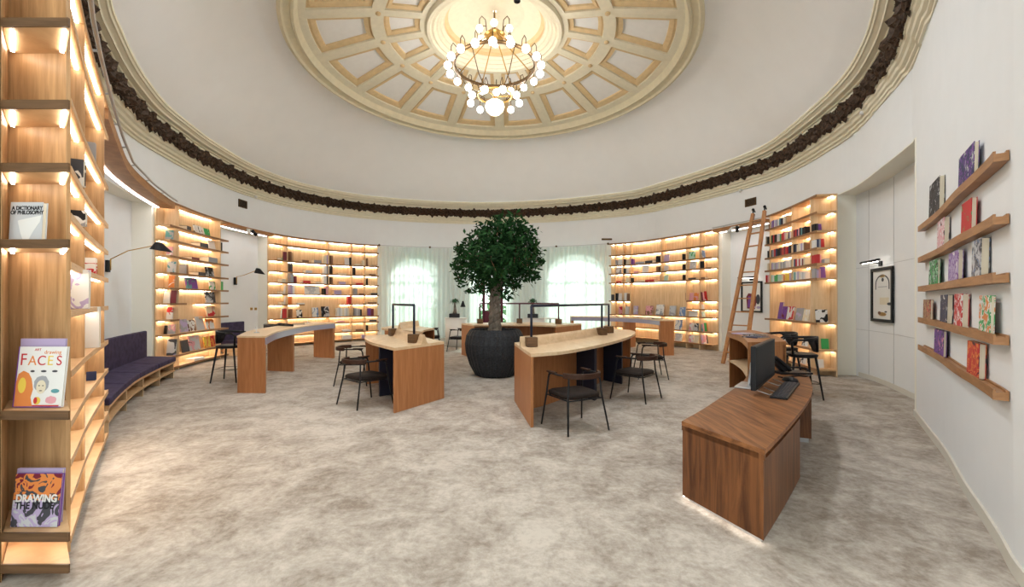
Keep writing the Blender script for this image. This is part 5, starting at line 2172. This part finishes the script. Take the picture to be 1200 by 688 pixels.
def ov(cx, cz, rx, rz, n=18):
    return [(cx + rx * math.cos(2 * PI * k / n), cz + rz * math.sin(2 * PI * k / n)) for k in range(n)]


def art_machine(mark, w_, h_):
    # a loop of dark tube hung on the mount, and small brass and dark pieces
    for k in range(12):
        a0, a1 = PI * k / 12, PI * (k + 1) / 12
        f = lambda a, r: (0.5 - r * 0.33 * math.cos(a), 0.70 + r * 0.17 * math.sin(a))
        mark('mounted_tube', [f(a0, 1), f(a1, 1), f(a1, 0.86), f(a0, 0.86)], 'c_charcoal')
    for x in (0.17, 0.785):
        mark('mounted_tube', [(x, 0.60), (x + 0.045, 0.60), (x + 0.045, 0.71), (x, 0.71)], 'c_charcoal')
    mark('mounted_piece', ov(0.50, 0.845, 0.13, 0.028), 'brass')
    mark('mounted_piece', ov(0.52, 0.775, 0.055, 0.035), 'c_charcoal')
    mark('mounted_piece', [(0.30, 0.64), (0.72, 0.64), (0.72, 0.652), (0.30, 0.652)], 'c_grey')
    mark('mounted_card', [(0.38, 0.32), (0.80, 0.32), (0.80, 0.45), (0.38, 0.45)], 'c_cream')
    mark('mounted_piece', ov(0.82, 0.335, 0.10, 0.025), 'c_charcoal', 0.025)
    mark('mounted_piece', ov(0.50, 0.145, 0.19, 0.035), 'brass')
    mark('mounted_piece', ov(0.37, 0.165, 0.07, 0.03), 'c_brown', 0.025)
    mark('mounted_piece', ov(0.66, 0.19, 0.06, 0.014), 'c_charcoal')


def art_jug(mark, w_, h_):
    mark('printed_shape', [(0.28, 0.12), (0.66, 0.10), (0.74, 0.35), (0.70, 0.55), (0.58, 0.60), (0.34, 0.62), (0.24, 0.5)], 'c_maroon', lab='maroon jug shape')
    mark('printed_shape', [(0.32, 0.16), (0.50, 0.15), (0.52, 0.5), (0.34, 0.52)], 'c_purple', 0.0245, lab='purple jug highlight')
    mark('printed_shape', ov(0.80, 0.42, 0.10, 0.16), 'c_charcoal', lab='dark jug handle')
    mark('printed_shape', ov(0.60, 0.17, 0.09, 0.04), 'c_lilac', 0.025, lab='lilac blossom')
    mark('printed_shape', ov(0.82, 0.16, 0.09, 0.04), 'c_lilac', 0.025, lab='lilac blossom')


rp = WALL.off(-0.402)
picture('black framed mount with looped tube on the panelled right recess', rp, 1023.4, 1049, 313.5, 377.5, art_machine, 0.06)
lp = WALL.off(-0.402)
picture('black framed picture of a maroon jug behind the ladder', lp, 869.5, 894, 330, 366, art_jug, 0.05)
# picture lights
for i, (path, px, py, ln, lab) in enumerate(((rp, 1033, 309, 0.85, 'black picture light above the mount with looped tube'), (lp, 881, 327, 0.7, 'black picture light above the jug picture behind the ladder'))):
    s__ = path.ray(px)
    p, n_ = path.at(s__)
    z = EYE + (CY - py) / FPX * p.y
    root = thing('picture_light', lab, 'lamp', (p.x, p.y, z))
    tt = Vector((-n_.y, n_.x))
    mb = MB()
    mb.prism([p + tt * sx * 0.06 + n_ * k for sx, k in ((-1, 0), (1, 0), (1, 0.03), (-1, 0.03))], z - 0.05, z + 0.05)
    mb.build('wall_plate', 'black', root)
    mb = MB()
    mb.tube([(*(p + n_ * 0.03), z), (*(p + n_ * 0.20), z + 0.05)], 0.012, 6)
    mb.build('arm', 'black', root, True)
    mb = MB()
    c = p + n_ * 0.20
    mb.tube([(*(c - tt * ln / 2), z + 0.05), (*(c + tt * ln / 2), z + 0.05)], 0.025, 8)
    mb.build('lamp_tube', 'black', root, True)
    mb = MB()
    mb.tube([(*(c - tt * ln * 0.42 - n_ * 0.008), z + 0.026), (*(c + tt * ln * 0.42 - n_ * 0.008), z + 0.026)], 0.008, 6)
    mb.build('led_strip', 'led_white', root, True)

# ------------------------------------------------------------------ wall ledges with books, right
LZ = [2.655, 2.245, 1.865, 1.46, 1.10]
NAMES = ['top', 'second', 'middle', 'fourth', 'lowest']
LP = 0.075
FL = WALL.off(LP)
ws0, ws1 = [WALL.nearest(FL.at(FL.ray(q))[0]) for q in (1075.5, 1163.5)]


def ledge(i):
    z = LZ[i]
    p, n_ = WALL.at((ws0 + ws1) / 2)
    root = thing('wall_shelf', NAMES[i] + ' of the five curved oak ledges on the right wall', 'shelf', (p.x, p.y, z), 'oak ledges on the right wall')
    mb_ = MB()
    strip_on(mb_, WALL, ws0, ws1, 0.004, LP - 0.013, z - 0.05, z, 0.12)
    mb_.build('ledge_board', 'ledge', root)
    mb_ = MB()
    strip_on(mb_, WALL, ws0, ws1, LP - 0.013, LP, z - 0.05, z + 0.018, 0.12)
    mb_.build('front_lip', 'ledge', root)
    mb_ = MB()
    strip_on(mb_, WALL, ws0, ws1, 0.004, 0.018, z, z + 0.014, 0.12)
    mb_.build('back_strip', 'ledge', root)


for i in range(5):
    ledge(i)
FR = WALL.off(LP - 0.016)


def art(n_, cols, sc=8):
    return art_mat(n_, cols.split(), 13, len(n_) * 1.3, 0.47)


WB = [  # ledge, px of cover (far, near), y top, cover, thickness, label
    (0, 1088, 1099.5, 213, art('ledge_art_a', 'black charcoal black silver'), 0.07, 'thick black book alone at the far end of the top ledge'),
    (0, 1123, 1140.5, 177, art('ledge_art_bb', 'navy purple navy silver'), 0.045, 'dark purple book near the middle of the top ledge'),
    (1, 1097.5, 1105.5, 258, art('ledge_art_ccc', 'pink white pink charcoal'), 0.06, 'pink book on the second ledge from the top'),
    (1, 1126, 1137.5, 236.5, art('ledge_art_dddd', 'red red red green'), 0.05, 'red and green book on the second ledge from the top'),
    (2, 1088, 1098, 305.5, art('ledge_art_e1', 'green black mint green'), 0.035, 'green and black book at the far end of the middle ledge'),
    (2, 1111, 1122.5, 296, art('ledge_art_f12', 'lilac purple lilac white'), 0.05, 'violet book in the middle of the middle ledge'),
    (2, 1138, 1148.5, 281.5, art('ledge_art_g123', 'silver grey charcoal blue'), 0.07, 'tall grey blue book at the near end of the middle ledge'),
    (3, 1081.5, 1090, 351.5, art('ledge_art_h1', 'tan maroon tan red'), 0.035, 'small tan and red book at the far end of the fourth ledge'),
    (3, 1101, 1109, 346, art('ledge_art_i12', 'navy charcoal navy white'), 0.065, 'thick navy book second along the fourth ledge'),
    (3, 1117.5, 1127, 345, art('ledge_art_j123', 'red red white red'), 0.065, 'thick bright red book third along the fourth ledge'),
    (3, 1146.5, 1159.5, 347, art('ledge_art_k1234', 'orange white green green'), 0.035, 'white red and green meadow book at the near end of the fourth ledge'),
    (4, 1094, 1104.5, 387, art('ledge_art_l1', 'purple navy purple pink'), 0.04, 'purple book at the far end of the lowest ledge'),
    (4, 1132.5, 1146, 401.5, art('ledge_art_m12', 'red orange red black'), 0.06, 'red book with dark picture on the lowest ledge'),
]
for i, pa_, pb_, yt, mt, t, lab in WB:
    a, b_ = FR.ray(pa_), FR.ray(pb_)
    p, n_ = FR.at((a + b_) / 2)
    W_ = (b_ - a)
    z1 = EYE + (CY - yt) / FPX * p.y
    h = z1 - LZ[i]
    t = t * 0.66
    bk = big_book(lab, W_, h, t, mt, group='books on the right wall ledges')
    q = p - n_ * (t / 2)
    ang = math.atan2(n_.y, n_.x) + PI / 2
    bk.location = (q.x, q.y, LZ[i] + 0.004)
    bk.rotation_euler = (-0.02, 0, ang)
    if b_ > a:
        pass

# small motion sensors on the cornice foot and small rail cameras
for i, (px, py, lab) in enumerate(((143, 142, 'small grey sensor under the cornice at the left'), (297, 231, 'small grey sensor under the cornice above the air vent'),
                                   (870, 224, 'small grey sensor under the cornice above the ladder'), (1018, 131, 'small grey sensor under the cornice at the right'))):
    s__ = WALL.ray(px)
    p, n_ = WALL.at(s__)
    z = EYE + (CY - py) / FPX * p.y
    root = thing('sensor', lab, 'sensor', (p.x, p.y, z))
    mb = MB()
    mb.tube([(*p, z + 0.05), (*(p + n_ * 0.08), z + 0.03)], 0.02, 8)
    mb.build('sensor_arm', 'chrome', root, True)
    mb = MB()
    mb.ball((*(p + n_ * 0.10), z), 0.05, 10)
    mb.build('sensor_head', 'plinth', root, True)
for i, (path, px, py, lab) in enumerate(((TOPF, 291, 266, 'small white and black track light on the board above the far lamp niche'), (TOPF, 863, 266, 'small white and black track light on the board left of the ladder'))):
    s__ = path.ray(px)
    p, n_ = path.at(s__)
    z = ZTOP - 0.12
    root = thing('track_light', lab, 'light', (p.x, p.y, z))
    tt = Vector((-n_.y, n_.x))
    for k, mt in ((-0.09, 'plinth'), (0.09, 'black')):
        mb = MB()
        c = p + n_ * 0.06 + tt * k
        mb.tube([(*c, z + 0.04), (*(c + n_ * 0.10 + tt * k), z - 0.12)], 0.05, 10)
        mb.build('spot_head', mt, root, True)
    mb = MB()
    mb.tube([(*(p + n_ * 0.06 - tt * 0.15), z + 0.05), (*(p + n_ * 0.06 + tt * 0.15), z + 0.05)], 0.02, 6)
    mb.build('spot_mount', 'plinth', root, True)

# ------------------------------------------------------------------ chandelier
CXW, CYW = -0.47, 11.65
cz = thing('chandelier', 'large brass ring chandelier with lit white globes', 'chandelier', (CXW, CYW, 8.1))


def ring(R, z, r, n=48):
    return [(CXW + R * math.cos(2 * PI * k / n), CYW + R * math.sin(2 * PI * k / n), z) for k in range(n)]


ZR = 8.10
mb = MB()
mb.tube(ring(1.10, ZR, 0), 0.045, 8, True)
mb.build('main_ring', 'bronze', cz, True)
mb = MB()
for k in range(60):
    a = 2 * PI * k / 60
    mb.ball((CXW + 1.10 * math.cos(a), CYW + 1.10 * math.sin(a), ZR + 0.03), 0.028, 6)
mb.build('ring_ornament', 'bronze', cz, True)
mb = MB()
mb.tube(ring(0.46, 7.28, 0), 0.026, 8, True)
mb.build('lower_ring', 'brass', cz, True)
mb = MB()
mb.lathe([(0.05, 0), (0.20, 0.03), (0.30, 0.14), (0.26, 0.16), (0.12, 0.30), (0.03, 0.36)], (CXW, CYW, 8.78), 24)
mb.build('crown', 'brass', cz, True)
mb = MB()
mb.tube([(CXW, CYW, 9.1), (CXW, CYW, 9.95)], 0.02, 8)
mb.build('stem', 'brass', cz, True)
for k in range(8):
    a = 2 * PI * (k + 0.5) / 8
    mb = MB()
    mb.tube([(CXW + 0.22 * math.cos(a), CYW + 0.22 * math.sin(a), 8.86), (CXW + 1.10 * math.cos(a), CYW + 1.10 * math.sin(a), ZR + 0.02)], 0.016, 6)
    mb.build('rod', 'brass', cz, True)
for k in range(6):
    a = 2 * PI * k / 6
    mb = MB()
    mb.tube([(CXW + 1.08 * math.cos(a), CYW + 1.08 * math.sin(a), ZR), (CXW + 0.78 * math.cos(a), CYW + 0.78 * math.sin(a), 7.55), (CXW + 0.46 * math.cos(a), CYW + 0.46 * math.sin(a), 7.28)], 0.014, 6)
    mb.build('lower_arm', 'bronze', cz, True)


def globe(x, y, z, r, ax, ay, az):
    g = MB()
    g.ball((x, y, z), r, 16)
    o = g.build('globe', 'globe_small' if z > 8.5 else 'globe', cz, True)
    g = MB()
    d = Vector((x - ax, y - ay, 0))
    g.tube([(ax, ay, az), (ax + d.x * 0.2, ay + d.y * 0.2, z + r + 0.20), (ax + d.x * 0.7, ay + d.y * 0.7, z + r + 0.26), (x, y, z + r + 0.16), (x, y, z + r - 0.01)], 0.012, 6)
    g.build('globe_arm', 'bronze', o, True, label='thin bent bronze arm')


for k in range(18):
    a = 2 * PI * (k + 0.5) / 18
    globe(CXW + 1.27 * math.cos(a), CYW + 1.27 * math.sin(a), ZR - 0.10, 0.098, CXW + 1.10 * math.cos(a), CYW + 1.10 * math.sin(a), ZR)
for k in range(9):
    a = 2 * PI * (k + 0.25) / 9
    globe(CXW + 0.68 * math.cos(a), CYW + 0.68 * math.sin(a), 7.14, 0.092, CXW + 0.46 * math.cos(a), CYW + 0.46 * math.sin(a), 7.28)
for k in range(6):
    a = 2 * PI * (k + 0.5) / 6
    globe(CXW + 0.46 * math.cos(a), CYW + 0.46 * math.sin(a), 8.98, 0.09, CXW + 0.24 * math.cos(a), CYW + 0.24 * math.sin(a), 8.9)
mb = MB()
mb.lathe([(0.02, -0.22), (0.14, -0.19), (0.23, -0.10), (0.265, 0.0), (0.24, 0.10), (0.14, 0.17), (0.05, 0.19)], (CXW, CYW, 6.98), 24)
mb.build('bowl', 'bowl', cz, True, label='large frosted bottom bowl')
mb = MB()
mb.tube([(CXW, CYW, 7.16), (CXW, CYW, 7.28)], 0.03, 8)
for k in range(3):
    a = 2 * PI * k / 3
    mb.tube([(CXW, CYW, 7.26), (CXW + 0.46 * math.cos(a), CYW + 0.46 * math.sin(a), 7.28)], 0.014, 6)
mb.build('bowl_holder', 'brass', cz, True)

# ------------------------------------------------------------------ light, camera, view
SPOTW = 620
# fill spots added to brighten the room; only the first has a visible downlight nearby
for i, (x, y, z) in enumerate(((-4.3, 8.7, 8.55), (3.4, 8.7, 8.55), (-2.2, 6.6, 8.2), (1.3, 6.6, 8.2))):
    if i:
        sp = MB()
        sp.lathe([(0.085, 0.10), (0.085, 0.0), (0.07, 0.0), (0.06, 0.04), (0.01, 0.04)], (x, y, z - 0.02), 16)  # unseen downlight housing added to go with its fill spot
        tag(sp.build('ceiling_spotlight', 'black'), ['', 'added black downlight in the right coffers above the picture edge', 'added black downlight in the left near coffers above the picture edge', 'added black downlight in the right near coffers above the picture edge'][i], 'light')
    l = bpy.data.lights.new('fill_spot', 'SPOT')
    l.energy = SPOTW * 0.75 if i < 2 else SPOTW * 1.0
    l.color = (0.93, 0.965, 1.0)
    l.spot_size = 3.0
    l.spot_blend = 0.6
    l.shadow_soft_size = 0.35
    lo = bpy.data.objects.new('fill_spot', l)
    C.objects.link(lo)
    lo.location = (x, y, z - 0.15)
    tgt = Vector((-0.5, 11.0, 0))
    lo.rotation_euler = (Vector((x, y, z)) - Vector((x * 0.6 - 0.2, y + 2.6, 0))).to_track_quat('Z', 'Y').to_euler()
sun = bpy.data.lights.new('sun', 'SUN')
sun.energy = 5.0
sun.angle = 0.2
sun.color = (0.88, 1.0, 0.93)
so_ = bpy.data.objects.new('sun', sun)
C.objects.link(so_)
so_.location = (0, 30, 20)
so_.rotation_euler = Vector((0.15, 1.0, 0.62)).to_track_quat('Z', 'Y').to_euler()
w = bpy.data.worlds.new('daylight')
SC.world = w
w.use_nodes = True
bg = w.node_tree.nodes['Background']
bg.inputs['Color'].default_value = (0.93, 1.0, 0.97, 1)
bg.inputs['Strength'].default_value = 2.2

cam = bpy.data.cameras.new('camera')
cam.sensor_width = 36
cam.lens = 36 * FPX / 1200
cam.shift_y = (CY - 344) / 1200
cam.clip_end = 200
co = bpy.data.objects.new('camera', cam)
C.objects.link(co)
co.location = (0, 0, EYE)
co.rotation_euler = (PI / 2, 0, 0)
SC.camera = co
SC.view_settings.view_transform = 'Standard'
SC.view_settings.look = 'None'
SC.view_settings.gamma = 1
SC.view_settings.use_curve_mapping = False
SC.view_settings.exposure = 0.35
SC.cycles.use_denoising = True
SC.cycles.max_bounces = 10
SC.cycles.transparent_max_bounces = 16
SC.cycles.sample_clamp_indirect = 6
